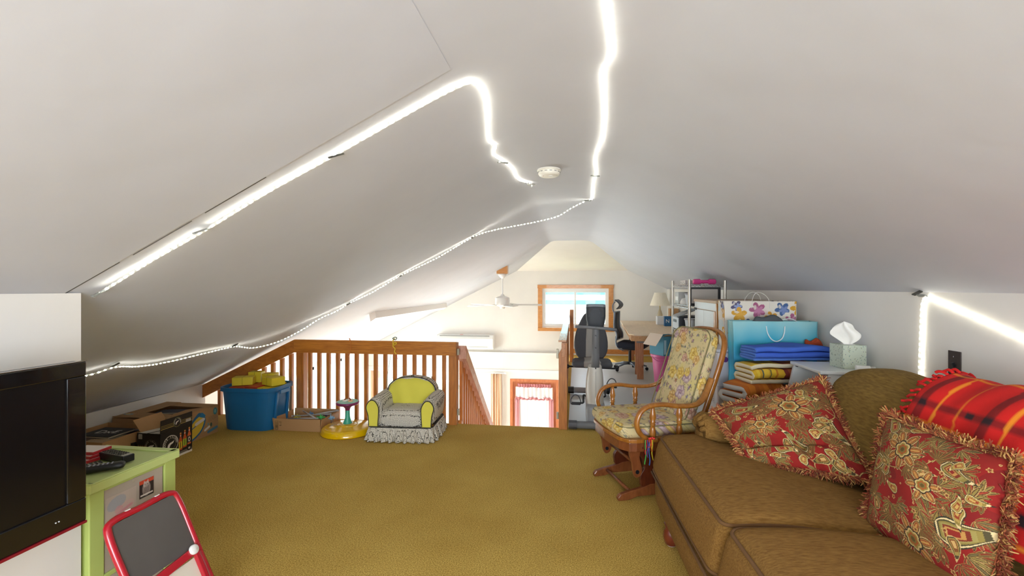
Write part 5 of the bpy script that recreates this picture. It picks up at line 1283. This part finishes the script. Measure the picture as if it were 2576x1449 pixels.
# seat frame
sf = [(-.315, -.25), (-.30, -.30), (-.22, -.345), (0, -.362), (.22, -.345), (.30, -.30), (.315, -.25), (.30, .26), (-.30, .26)]
MB().prism(sf, .425, .452).build('seat_frame', OAK, gl_, bevel=.006)
MB().prism([(a * .96, b_ * .97) for a, b_ in sf], .36, .425).build('seat_apron', OAKM, gl_, bevel=.006)
MB().cyl((.302, -.2, .39), (.308, -.2, .39), .006, seg=8).cyl((.302, -.18, .40), (.308, -.18, .40), .006, seg=8).build('screw_plug', OAKD, gl_)
# bent arms with two turned spindles each
def spindle(x, y, z0, z1):
    h = z1 - z0; pf = [(.011, 0), (.013, .04), (.016, .12), (.018, .24), (.014, .36), (.011, .44), (.017, .47), (.011, .50), (.017, .53), (.012, .56), (.019, .68), (.016, .80), (.011, .92), (.010, 1)]
    return MB().lathe([(r_ * 1.25, z0 + t * h) for r_, t in pf], c=(x, y, 0), seg=14)
for s_ in (-1, 1):
    x = .325 * s_
    path = crom([(x * .96, -.10, .44), (x, -.17, .455), (x * 1.03, -.235, .50), (x * 1.03, -.262, .57), (x * 1.03, -.235, .645), (x * 1.03, -.17, .685), (x * 1.03, -.07, .692), (x * 1.03, .06, .674), (x * 1.0, .19, .672), (x * .92, .27, .70), (x * .86, .325, .76), (x * .82, .37, .84)], 6)
    tb_ = MB().tube(path, .0165, 10, flat=1.45); tb_.build('armrest', OAK, gl_, smooth=True)
    for y in (-.135, .07): spindle(x, y, .445, .68).build('spindle', OAK, gl_, smooth=True)
# back frame: bow of bent wood, slats
def bp(x, t): # t 0..1 up the back
    return (x, .235 + .26 * t, .42 + .745 * t)
bow = [bp(-.25, 0), bp(-.255, .2), bp(-.26, .45), bp(-.265, .7), bp(-.25, .88), bp(-.19, .98), bp(-.08, 1.015), bp(.08, 1.015), bp(.19, .98), bp(.25, .88), bp(.265, .7), bp(.26, .45), bp(.255, .2), bp(.25, 0)]
MB().tube(crom([(p[0], p[1] + .025, p[2]) for p in bow], 5), .0165, 10, flat=1.35).build('back_bow', OAK, gl_, smooth=True)
for x in (-.14, -.07, 0, .07, .14): MB().tube([(x, .25, .43), (x, .51, 1.17)], .009, 8).build('back_slat', OAK, gl_, smooth=True)
# cushions
GD = garden(.9, .9, 330, 330, 4)
sc_ = MB().soft((0, -.035, .495), (.585, .60, .085), .038, (0, 0, .018), 96, warp=lambda w: (w.x * (1 - .06 * max(0, w.y / .3)), w.y - (.03 * (1 - (w.x / .3) ** 2) if w.y < 0 else 0) * (-w.y / .3), w.z))
sc_.build('seat_cushion', CLOTH_PRINT, gl_, smooth=True, colors=boxmap(sc_, GD, (0, 0, .49)))
def rr(hx, hy, z, r_=.04, yo=0, n=6, ax='z'):
    out = []
    for cx, cy, a0 in ((hx - r_, hy - r_, 0), (-hx + r_, hy - r_, 90), (-hx + r_, -hy + r_, 180), (hx - r_, -hy + r_, 270)):
        for k in range(n + 1):
            a = R(a0 + 90 * k / n); out.append((cx + r_ * math.cos(a), cy + r_ * math.sin(a) + yo, z))
    return out
PIPE = mat('olive_piping', '#7c7450', .9)
MB().tube([(x, y - (.03 * (1 - (x / .3) ** 2)) * (max(0, -(y + .035)) / .3), z) for x, y, z in rr(.284, .292, .528, .05, -.035)], .0045, 6, closed=True).build('piping', PIPE, gl_.children[-1] if False else gl_, smooth=True)
bc = MB()
def bwarp(w): # rounded shoulders
    t = (w.z + .36) / .72
    x = w.x * (1 - .06 * (1 - t)) * (1 - .20 * max(0, (t - .86) / .14) ** 2)
    return (x, w.y + .02 * math.sin(t * 3.1), w.z + (.02 * math.sin(x * 16)) * .3)
bc.soft((0, 0, 0), (.50, .085, .72), .04, (0, .02, 0), 100, warp=bwarp)
cols = boxmap(bc, garden(.9, .9, 330, 330, 9), (0, 0, 0), 'y')
bcO = bc.build('back_cushion', CLOTH_PRINT, gl_, smooth=True, colors=cols, loc=(0, .315, .84), rot=(R(-19.5), 0, 0))
MB().tube([(x * (1 - .20 * max(0, (z / .72 + .5 - .86) / .14) ** 2), -.035, z) for x, z, _ in [(a, b_, 0) for a, b_, _ in rr(.246, .355, 0, .07)]], .0045, 6, closed=True).build('piping', PIPE, bcO, smooth=True)
for x in (-.13, .0, .13): MB().tube([(x, -.052, .30), (x * 1.02, -.064, .0), (x, -.052, -.30)], .0015, 5).build('channel_seam', PIPE, bcO) if x == -.13 else None
# ribbons
rb = thing('ribbons', 'rainbow ribbons tied to the near arm of the glider', 'ribbon', (0.522, 3.200, 0.470), R(-70))
for k, (c, dx, L) in enumerate((('#c8322a', 0, .04), ('#d04a2a', .01, .05), ('#cf2f3a', .022, .10), ('#d9c92e', -.006, .14), ('#2f6fb8', .010, .17), ('#3fa048', .024, .165), ('#6a3f98', .016, .12), ('#e07a2a', .0, .08))):
    o = MB().grid(lambda u, v, k=k, dx=dx, L=L: ((u - .5) * .013 + .006 * math.sin(k * 2.1), -dx * 1.6 + .006 * math.sin(v * 9 + k * 1.7) * v, .03 * math.sin(v * 2.9) * (1 - v) - L * v), 3, 12).build('ribbon', mat('ribbon_' + c[1:], c, .6), rb, smooth=True); s_ = o.modifiers.new('s', 'SOLIDIFY'); s_.thickness = .0015
for k in range(5): MB().sphere((.004 * math.sin(k * 2), -.012 + .008 * k, .008 + .004 * (k % 2)), (.008, .009, .007), 8, 6).build('knot', mat('ribbon_c8322a', '#c8322a', .6), rb, smooth=True)

# ============================================================ toddler armchair
def lattice(name, ca, cb, scale, thr):
    m = bpy.data.materials.new(name); m.use_nodes = True; n = m.node_tree.nodes; l = m.node_tree.links; b = n['Principled BSDF']; b.inputs['Roughness'].default_value = .9
    tc = n.new('ShaderNodeTexCoord'); v = n.new('ShaderNodeTexVoronoi'); v.inputs['Scale'].default_value = scale; v.feature = 'DISTANCE_TO_EDGE'; v.inputs['Randomness'].default_value = .35
    l.new(tc.outputs['Object'], v.inputs['Vector']); r = n.new('ShaderNodeValToRGB'); r.color_ramp.elements[0].position = thr; r.color_ramp.elements[1].position = thr + .06
    r.color_ramp.elements[0].color = (*hexc(ca), 1); r.color_ramp.elements[1].color = (*hexc(cb), 1); l.new(v.outputs['Distance'], r.inputs['Fac']); l.new(r.outputs['Color'], b.inputs['Base Color']); return m
LAT = lattice('lattice_cloth', '#4d4943', '#dcd6c8', 72, .05)
YCL = mat('yellow_cloth', '#d8cf4e', .85, var=.03, vscale=5, bump=.3, bscale=9, bdist=.01); BPI = mat('dark_piping', '#2e2c2a', .8)
tcx = thing('toddler_armchair', 'small skirted toddler armchair in yellow and black lattice cloth', 'armchair', (-1.69, 4.525, 0), R(3))
MB().soft((0, .02, .19), (.56, .46, .17), .04, (0, .01, .015), 10).build('seat', LAT, tcx, smooth=True)
MB().soft((0, -.02, .262), (.37, .38, .05), .024, (0, .0, .012), 8).build('seat_cushion', LAT, tcx, smooth=True)
for s_ in (-1, 1):
    x = .265 * s_
    ar = MB().soft((x, .0, .275), (.135, .50, .27), .066, (.008, .0, .0), 12, warp=lambda w, s_=s_: (w.x + s_ * .012 * (w.z / .13), w.y, w.z + (.012 * math.sin((w.y + .25) * 4)) * (w.z > 0)))
    a_ = ar.build('arm', LAT, tcx, smooth=True)
    # yellow front panel and its piping
    pf = crom([(x - .045 - .0 * s_, .145, 0), (x - .052, .25, 0), (x - .062 + .01 * s_, .33, 0), (x - .035 + .012 * s_, .385, 0), (x + .012 * s_, .402, 0), (x + .035 + .012 * s_, .385, 0), (x + .062 + .01 * s_, .33, 0), (x + .052, .25, 0), (x + .045, .145, 0)], 5)
    pp = [(p.x, p.y) for p in pf]
    MB().prism(pp, -.262, -.244, 'y').build('arm_panel', YCL, tcx, bevel=.004)
    MB().tube([(p[0], -.262, p[1]) for p in pp], .0045, 6, closed=True).build('piping', BPI, tcx, smooth=True)
arch = crom([(-.205, .20, 0), (-.232, .30, 0), (-.262, .40, 0), (-.24, .475, 0), (-.16, .535, 0), (-.05, .558, 0), (.05, .558, 0), (.16, .535, 0), (.24, .475, 0), (.262, .40, 0), (.232, .30, 0), (.205, .20, 0)], 5)
AP = [(p.x, p.y) for p in arch]
MB().prism(AP, .14, .25, 'y').build('back', LAT, tcx, bevel=.004)
# puffed yellow inner back
def yb(u, v):
    z = .225 + .325 * v; hw = np.interp(z, [.2, .24, .28, .33, .40, .475, .53, .558], [.03, .12, .19, .225, .257, .236, .165, .09]) if True else 0
    x = (2 * u - 1) * hw
    return (x, .135 - .055 * (1 - (2 * u - 1) ** 2) ** .7 * (1 - abs(2 * v - 1) ** 3) - .02 + .05 * (v - .3) - .006 * math.sin(x * 34 + z * 12), z)
o = MB().grid(yb, 30, 22).build('back_panel', YCL, tcx, smooth=True); s_ = o.modifiers.new('s', 'SOLIDIFY'); s_.thickness = .006
MB().tube([(p[0] * .99, .128, p[1]) for p in AP], .005, 6).build('piping', BPI, tcx, smooth=True)
MB().tube([(x, y, .142) for x, y, _ in rr(.318, .268, 0, .06)], .0055, 6, closed=True).build('piping', BPI, tcx, smooth=True)
per = rr(.318, .268, 0, .06, n=10)
# resample the perimeter evenly
L = [0]; P_ = per + [per[0]]
for a, b_ in zip(P_[:-1], P_[1:]): L.append(L[-1] + math.dist(a[:2], b_[:2]))
def pat(t):
    d = (t % 1) * L[-1]
    for k in range(len(L) - 1):
        if L[k] <= d <= L[k + 1]:
            f = (d - L[k]) / max(1e-9, L[k + 1] - L[k]); return P_[k][0] * (1 - f) + P_[k + 1][0] * f, P_[k][1] * (1 - f) + P_[k + 1][1] * f
    return P_[0][:2]
def skirt(u, v):
    x, y = pat(u); n = math.hypot(x, y); am = (.018 * math.sin(u * 2 * math.pi * 34) + .008 * math.sin(u * 2 * math.pi * 53 + 1)) * (v ** .7)
    k = 1 + (.030 * v + am) / n
    return (x * k, y * k, .142 - .134 * v - .004 * math.sin(u * 2 * math.pi * 34 + 1) * v)
o = MB().grid(skirt, 420, 8, True).build('skirt', LAT, tcx, smooth=True); s_ = o.modifiers.new('s', 'SOLIDIFY'); s_.thickness = .003
MB().tube([(-.01, .16, .555), (-.005, .155, .572), (.01, .155, .575), (.015, .16, .556)], .004, 6).build('loop', BPI, tcx)

# ============================================================ sofa
CHE = mat('brown_chenille', '#765325', .92, color2='#96713a', vscale=26, stretch=(1, 6, 6), det=6, bump=.7, bscale=110, bdist=.004, sheen=.25, spec=.2)
CHD = mat('brown_chenille_back', '#6d5428', .92, color2='#8a6f38', vscale=22, stretch=(5, 1, 5), det=6, bump=.7, bscale=100, bdist=.004, sheen=.25, spec=.2)
CPI = mat('brown_piping', '#6a4a28', .9)
so = thing('sofa', 'brown chenille two seat sofa with rolled arm along the right wall', 'sofa', (1.30, 2.0, 0), R(2.5))
def T1(w):
    x, y, z = w.x, w.y, w.z
    if x < 0: x += .030 * z / .11 * min(1, -x / .3)
    if y > 0 and x < -.16: y += .16 * min(1, (-.16 - x) / .06) * (y / .5)
    z += .03 * max(0, 1 - ((x + .25) / .3) ** 2) * (z > 0) - .035 * (z > 0) * max(0, (x - .1) / .4) - .012 * (z > 0) * max(0, 1 - ((y + .5) / .12) ** 2) * 0
    return (x, y, z)
def T2(w):
    x, y, z = w.x, w.y, w.z
    if x < 0: x += .030 * z / .11 * min(1, -x / .3)
    z += .02 * max(0, 1 - ((x + .2) / .35) ** 2) * (z > 0) - .03 * (z > 0) * max(0, (x - .1) / .4)
    return (x, y, z)
CX = -.235
c1_ = MB().soft((CX, .51, .405), (.97, 1.01, .22), .055, (.02, .015, .03), 22, warp=T1).build('seat_cushion', CHE, so, smooth=True)
c2_ = MB().soft((CX, -.525, .425), (.97, 1.01, .22), .055, (.02, .015, .03), 22, warp=T2).build('seat_cushion', CHE, so, smooth=True)
def loop(hx, hy, z, r_, cx, cy, cz, W):
    out = []
    for x, y, zz in rr(hx, hy, z, r_, n=5):
        q = W(Vector((x, y, z))); out.append((q[0] + cx, q[1] + cy, q[2] + cz))
    return out
def dens(P, n=4): return crom(P, n, True)
def rr2(hx, hy, z, r_):
    base = rr(hx, hy, z, r_, n=5); out = []
    for a, b_ in zip(base, base[1:] + base[:1]):
        d = math.dist(a, b_); k = max(1, int(d / .05))
        for i in range(k): out.append(tuple(a[j] + (b_[j] - a[j]) * i / k for j in range(3)))
    return out
for (cy, cz, W, o) in ((.51, .405, T1, c1_), (-.525, .425, T2, c2_)):
    for zz in (.093, -.093):
        MB().tube([(lambda q: (q[0] + CX, q[1] + cy, q[2] + cz))(W(Vector(p))) for p in rr2(.475, .495, zz, .05)], .0075, 8, closed=True).build('piping', CPI, o, smooth=True)
MB().soft((-.015, .0, .205), (1.43, 2.34, .21), .05, (.03, .0, 0), 14).build('base_frame', CHE, so, smooth=True)
MB().tube([(-.745, -1.12, .298), (-.752, 0, .298), (-.745, 1.12, .298)], .007, 8).build('piping', CPI, so, smooth=True)
# back cushions
def Bk(w):
    t = (w.z + .29) / .58
    return (w.x + .10 * t + .03 * math.sin(t * 3.1) * (-1 if w.x < 0 else .3) * .5, w.y * (1 - .07 * max(0, t - .6)) + .01 * math.sin(t * 9), w.z + .012 * math.sin(w.y * 9) * t - .05 * max(0, t - .7) * (abs(w.y) / .5) ** 3)
for cy in (.505, -.505):
    o = MB().soft((.32, cy, .735), (.27, .97, .58), .10, (.045, .02, .03), 20, warp=Bk).build('back_cushion', CHD, so, smooth=True)
    lp_ = []
    for x, y, _ in rr2(.44, .27, 0, .09):
        q = Bk(Vector((.065, x, y))); lp_.append((q[0] + .335, q[1] + cy, q[2] + .745))
    MB().tube(lp_, .0075, 8, closed=True).build('piping', CPI, o, smooth=True)
MB().soft((.575, 0, .53), (.16, 2.32, .80), .07, (0, 0, .01), 12).build('back_frame', CHD, so, smooth=True)
# rolled arms
for s_, nm in ((1, 'arm'), (-1, 'arm')):
    cy = 1.125 * s_
    a_ = MB().soft((.10, cy, .37), (1.02, .20, .50), .05, (0, .01, 0), 10).build('arm', CHE, so, smooth=True)
    def roll(u, v, s_=s_, cy=cy):
        a = 2 * math.pi * u; x = -.43 + 1.05 * v; r_ = .125 + .006 * math.sin(a * 3 + v * 3) - .012 * (v > .5) * (v - .5) * 2
        e = min(1, (v + .012) * 26); e = math.sqrt(max(.0, 1 - (1 - min(1, e)) ** 2))
        r_ *= .55 + .45 * e
        return (x, cy + .02 * s_ + r_ * 1.0 * math.cos(a), .575 + r_ * .92 * math.sin(a))
    m = MB().grid(roll, 40, 40, True); m.add([roll(k / 40, 0) for k in range(40)], [tuple(range(39, -1, -1))]); m.build('arm_roll', CHE, so, smooth=True)
    # gathered scroll front: soft pleats
    for k in range(6):
        a = R(25 + 26 * k); p0 = Vector((-.40, cy + .02 * s_ + .118 * math.cos(a), .575 + .108 * math.sin(a))); p1 = Vector((-.445, cy + .02 * s_ + .055 * math.cos(a), .56 + .05 * math.sin(a)))
        MB().tube([p0, (p0 + p1) / 2 + Vector((-.02, 0, 0)), p1], [.016, .018, .008], 8).build('pleat', CHE, a_, smooth=True)
    MB().soft((-.425, cy + .02 * s_, .42), (.05, .12, .30), .024, (.006, 0, 0), 8).build('arm_front', CHE, so, smooth=True)
FOOT = mat('red_brown_foot', '#6f2e1c', .3, coat=.3)
for x, y in ((-.70, .80), (-.64, -1.0), (.55, 1.0), (.55, -1.0)):
    f = MB().lathe([(.022, 0), (.036, .012), (.045, .05), (.040, .085), (.03, .10), (.04, .125)], c=(x, y, 0), seg=18).build('foot', FOOT, so, smooth=True)
    MB().lathe([(.024, 0), (.026, .008), (.02, .012)], c=(x, y, 0), seg=14).build('foot_glide', LGREY, f)

# ============================================================ paisley cushions
def paisley_cloth(seed, big):
    r = random.Random(seed); W = .54; pt = Paint(W, W, 330, 330, '#8c150d')
    for k in range(24): pt.ell(r.uniform(0, W), r.uniform(0, W), r.uniform(.03, .07), r.uniform(.02, .05), r.choice(['#86150d', '#74100b', '#8a1a10']), r.uniform(0, 3), .7)
    OUT = ['#2f2a1c', '#d6bd84', '#8a7434', '#b09048', '#8f3a1c', '#c09a50']
    OUT2 = ['#c9ac70', '#4a3c22', '#9a8240', '#7d4a20', '#c8a060']
    # curling stems
    for k in range(14):
        x, y, a = r.uniform(0, W), r.uniform(0, W), r.uniform(0, 6.28); pts = [(x, y)]; cv = r.uniform(-.5, .5)
        for i in range(12): a += cv * .5; x += .014 * math.cos(a); y += .014 * math.sin(a); pts.append((x, y))
        pt.stroke(pts, .0028, '#5d3a1e'); pt.stroke(pts, .0014, '#c9a864')
    # scalloped leaves
    for k in range(26):
        x, y, a = r.uniform(0, W), r.uniform(0, W), r.uniform(0, 6.28)
        for q in range(-4, 5):
            L = .048 - .005 * abs(q); aa = a + q * .36
            pt.leaf(x + L * .9 * math.cos(aa), y + L * .9 * math.sin(aa), L, L * .30, aa, ['#8f6a34', '#5c3b1a', '#6f5f2c', '#7a3018'])
    for k in range(40):
        x, y, a = r.uniform(0, W), r.uniform(0, W), r.uniform(0, 6.28)
        for q in range(-3, 4):
            L = .034 - .004 * abs(q); aa = a + q * .42
            pt.leaf(x + L * math.cos(aa), y + L * math.sin(aa), L, L * .26, aa, [r.choice(['#b39356', '#8f7436', '#9c6a34']), '#4d2a18', r.choice(['#8c7a3c', '#9a3a22', '#6c6136'])])
    for (x, y, rr_, a, f) in big[0]: pt.paisley(x, y, rr_, a, ['#33301f', '#dcc48e', '#4d4427', '#8c7a3a', '#9a8a4a', '#7a2c18', '#bc8a46', '#8c2418'], f)
    for k in range(20): pt.paisley(r.uniform(0, W), r.uniform(0, W), r.uniform(.014, .026), r.uniform(0, 6.28), r.choice([OUT, OUT2]), r.choice([-1, 1]))
    for (x, y, rr_, n) in big[1]:
        for q in range(n):
            a = q * 2 * math.pi / n + .3; pt.leaf(x + rr_ * .8 * math.cos(a), y + rr_ * .8 * math.sin(a), rr_ * .5, rr_ * .25, a, ['#d0b57a', '#5a2a18', '#a8823c', '#8f3018', '#c09048'])
        pt.petals(x, y, rr_ * .62, 6, ['#3a2c1a', '#cdb074', '#95803c', '#a8521f', '#7d6a30'], .2, .22, '#5f4a20')
    for k in range(70):
        x, y = r.uniform(0, W), r.uniform(0, W); pt.ell(x, y, .0042, .0042, '#c9a264'); pt.ell(x, y, .0022, .0022, '#8f3018')
    for k in range(26): pt.petals(r.uniform(0, W), r.uniform(0, W), .010, 5, ['#c8a05c', '#7a3a1c'], r.uniform(0, 2), .5)
    return pt
def pillow(name, label, A, B, C_, D, th, pt, seed, dent=0.0, crease=None):
    """A top-left, B top-right, C bottom-right, D bottom-left (as seen from the front)"""
    A, B, C_, D = map(Vector, (A, B, C_, D)); ctr = (A + B + C_ + D) / 4
    t = thing(name, label, 'cushion', tuple(ctr)); nrm = ((B - A).cross(D - A)).normalized()
    if nrm.dot(Vector((0, 0, 1.5)) - ctr) < 0 and nrm.x > 0: nrm = -nrm
    if nrm.x > 0: nrm = -nrm
    n = pt.nu
    def pos(u, v, side):
        # pinched edges
        cu, cv = 2 * u - 1, 2 * v - 1; k = .05
        uu = .5 + .5 * cu * (1 - k * (1 - cv * cv)); vv = .5 + .5 * cv * (1 - k * (1 - cu * cu))
        p = D * (1 - uu) * (1 - vv) + C_ * uu * (1 - vv) + B * uu * vv + A * (1 - uu) * vv
        h = th * ((1 - cu ** 2) * (1 - cv ** 2)) ** .45
        h += .006 * math.sin(u * 11 + v * 4) * (1 - cu * cu) * (1 - cv * cv)
        if crease and side > 0:
            for (x0, y0, x1, y1, w_, dp) in crease:
                dx, dy = x1 - x0, y1 - y0; L2 = dx * dx + dy * dy; tt = max(0, min(1, ((u - x0) * dx + (v - y0) * dy) / L2)); dd = math.hypot(u - x0 - tt * dx, v - y0 - tt * dy)
                h -= dp * math.exp(-(dd / w_) ** 2) * (1 - tt * .3)
        return p + nrm * h * side - ctr
    vs = [pos(i / (n - 1), j / (n - 1), 1) for j in range(n) for i in range(n)]
    fs = [(j * n + i, j * n + i + 1, (j + 1) * n + i + 1, (j + 1) * n + i) for j in range(n - 1) for i in range(n - 1)]
    MB().add(vs, fs).build('front', CLOTH_PRINT, t, smooth=True, colors=pt.flat())
    m = 40; MB().grid(lambda u, v: pos(u, v, -1), m, m).build('back', mat('rust_back', '#7c2a18', .9), t, smooth=True)
    # corded fringe all round
    r = random.Random(seed); fv = []; ff = []; fc = []
    cols = [hexc(c) for c in ('#8a3a22', '#a85a34', '#6d2a1a', '#b98a4c', '#c9a060', '#7a3f24', '#94492a', '#a06a3a')]
    edges = [(A, B), (B, C_), (C_, D), (D, A)]
    per_ = []
    for e in range(4):
        for k in range(100):
            s = k / 100; u, v = ((s, 1), (1, 1 - s), (1 - s, 0), (0, s))[e]; per_.append((pos(u, v, 0), e))
    for i in range(3400):
        p, e = per_[r.randrange(400)]
        out = Vector(p).normalized(); out = (out - nrm * out.dot(nrm)).normalized()
        tang = out.cross(nrm); L_ = r.uniform(.020, .050); d = (out * r.uniform(.5, 1.0) + tang * r.uniform(-.9, .9) + nrm * r.uniform(-.2, .7)).normalized()
        d2 = (d + Vector((r.uniform(-.6, .6), r.uniform(-.6, .6), r.uniform(-.9, .2)))).normalized()
        a0 = Vector(p) + out * r.uniform(-.006, .004) + nrm * r.uniform(-.004, .010); a1 = a0 + d * L_ * .5; a2 = a1 + d2 * L_ * .5
        nn = d.orthogonal().normalized(); bb = d.cross(nn); rad = r.uniform(.0016, .0030); o0 = len(fv)
        for q, rq in ((a0, rad), (a1, rad * 1.1), (a2, rad * .7)):
            for k in range(3): an = 2.094 * k; fv.append(q + nn * rq * math.cos(an) + bb * rq * math.sin(an))
        for s in (0, 3):
            for k in range(3): k2 = (k + 1) % 3; ff.append((o0 + s + k, o0 + s + k2, o0 + s + 3 + k2, o0 + s + 3 + k))
        fc += [r.choice(cols)] * 9
    MB().add(fv, ff).build('fringe', CLOTH_PRINT, t, colors=np.array(fc), kind='stuff')
    pr_ = [pos(u, v, 0) for e in range(4) for k in range(24) for u, v in [((k / 24, 1), (1, 1 - k / 24), (1 - k / 24, 0), (0, k / 24))[e]]]
    MB().tube(pr_, .006, 6, closed=True).build('cord_edge', mat('gold_cord', '#9a6a3a', .9), t, smooth=True)
    return t
pillow('throw_cushion', 'red paisley cushion with fringe against the far sofa arm', (0.89, 3.06, 0.71), (1.475, 2.96, 0.95), (1.43, 2.40, 0.56), (0.955, 2.67, 0.54), .10,
       paisley_cloth(11, ([(.10, .42, .040, -.5, 1), (.38, .40, .042, .3, -1), (.46, .24, .045, -1.3, 1), (.30, .12, .034, 1.9, 1), (.20, .08, .03, .2, -1)], [(.34, .36, .085, 7), (.16, .25, .06, 6)])), 3,
       crease=[(.1, .22, .75, .26, .045, .05), (.55, .30, .62, .0, .04, .045)])
pillow('throw_cushion', 'red paisley cushion with fringe, nearest the camera before the plaid', (1.385, 2.235, 0.935), (1.43, 1.70, 0.935), (1.27, 1.56, 0.50), (1.225, 2.11, 0.50), .095,
       paisley_cloth(23, ([(.10, .50, .030, 2.2, 1), (.07, .32, .036, -1.9, -1), (.44, .19, .052, .25, 1), (.13, .30, .028, 1.2, 1), (.40, .42, .034, -.6, 1)], [(.20, .42, .075, 7), (.30, .08, .07, 7), (.33, .31, .055, 6)])), 5)

# ============================================================ plaid blanket over the sofa back
def plaid(s_, t_):
    """s along the sofa (metres), t down the cloth"""
    c = np.array(hexc('#c8140e'))
    dk = np.array(hexc('#2a1418')); yl = np.array(hexc('#e8921e')); mid = np.array(hexc('#8a0e0c'))
    a = s_ % .30; b_ = t_ % .27
    A_ = .11 < a < .15; B_ = .10 < b_ < .135
    if A_ and B_: c = dk
    elif A_ or B_: c = mid * .9 + dk * .1
    if .20 < a < .235 and B_: c = dk
    if abs(a - .06) < .006 or abs(b_ - .20) < .006: c = yl * .8 + c * .2
    if abs(a - .26) < .004: c = yl * .5 + c * .5
    return c
secs = [(0.63, .88), (.62, .94), (.60, .985), (.54, 1.02), (.44, 1.095), (.36, 1.085), (.28, 1.03), (.225, .93), (.20, .82), (.185, .70), (.175, .60)]
sp_ = [Vector((x, 0, z)) for x, z in secs]; spc = crom(sp_, 8)
Ls = [0]
for a, b_ in zip(spc[:-1], spc[1:]): Ls.append(Ls[-1] + (b_ - a).length)
bl = tag(None, '', '') if False else thing('plaid_blanket', 'red tartan wool blanket draped over the sofa back', 'blanket', (1.295, 2.0, 0), R(2.5))
nS, nT = 150, len(spc); y0_, y1_ = .27, -.95
vs = []; cs = []
for j in range(nT):
    for i in range(nS):
        f = i / (nS - 1); y = y0_ + (y1_ - y0_) * f; p = spc[j]; t_ = Ls[j]
        y += .05 * (t_ - .5) * (1 - f); wv = .008 * math.sin(y * 19 + t_ * 7) + .006 * math.sin(y * 41 - t_ * 13)
        lift = .018 + wv * .7 + (.012 if j < 8 else 0) + .045 * max(0, (j / nT - .55))
        nx = spc[min(j + 1, nT - 1)] - spc[max(j - 1, 0)]; nn = Vector((nx.z, 0, -nx.x)).normalized()
        if nn.z < 0 and j < nT * .6 or (nn.x > 0 and j >= nT * .6): nn = -nn
        vs.append(Vector((p.x, y, p.z)) + nn * lift); cs.append(plaid(y + 2 + .02, t_ + .12))
MB().add(vs, [(j * nS + i, j * nS + i + 1, (j + 1) * nS + i + 1, (j + 1) * nS + i) for j in range(nT - 1) for i in range(nS - 1)]).build('cloth', mat('wool_print', '#ffffff', .95, attr=True, sheen=.3, bump=.4, bscale=260), bl, smooth=True, colors=np.array(cs))
s_ = bl.children[-1].modifiers.new('s', 'SOLIDIFY'); s_.thickness = .006; s_.offset = 1
fr = MB(); r = random.Random(2)
for j in range(3, nT, 1):
    if j % 2: continue
    p = vs[j * nS]; nx = vs[j * nS] - vs[j * nS + 3]; d = nx.normalized()
    L_ = .05 + r.uniform(-.01, .015); q = [p, p + d * L_ * .4 + Vector((-.004, 0, r.uniform(-.006, .01))), p + d * L_ * .75 + Vector((r.uniform(-.012, .006), 0, r.uniform(-.015, .004))), p + d * L_ + Vector((r.uniform(-.015, .01), 0, r.uniform(-.02, 0)))]
    fr.tube(crom(q, 3), .0065, 6)
fr.build('tassels', mat('red_wool', '#c4130f', .95, bump=.5, bscale=200), bl, smooth=True, kind='stuff')
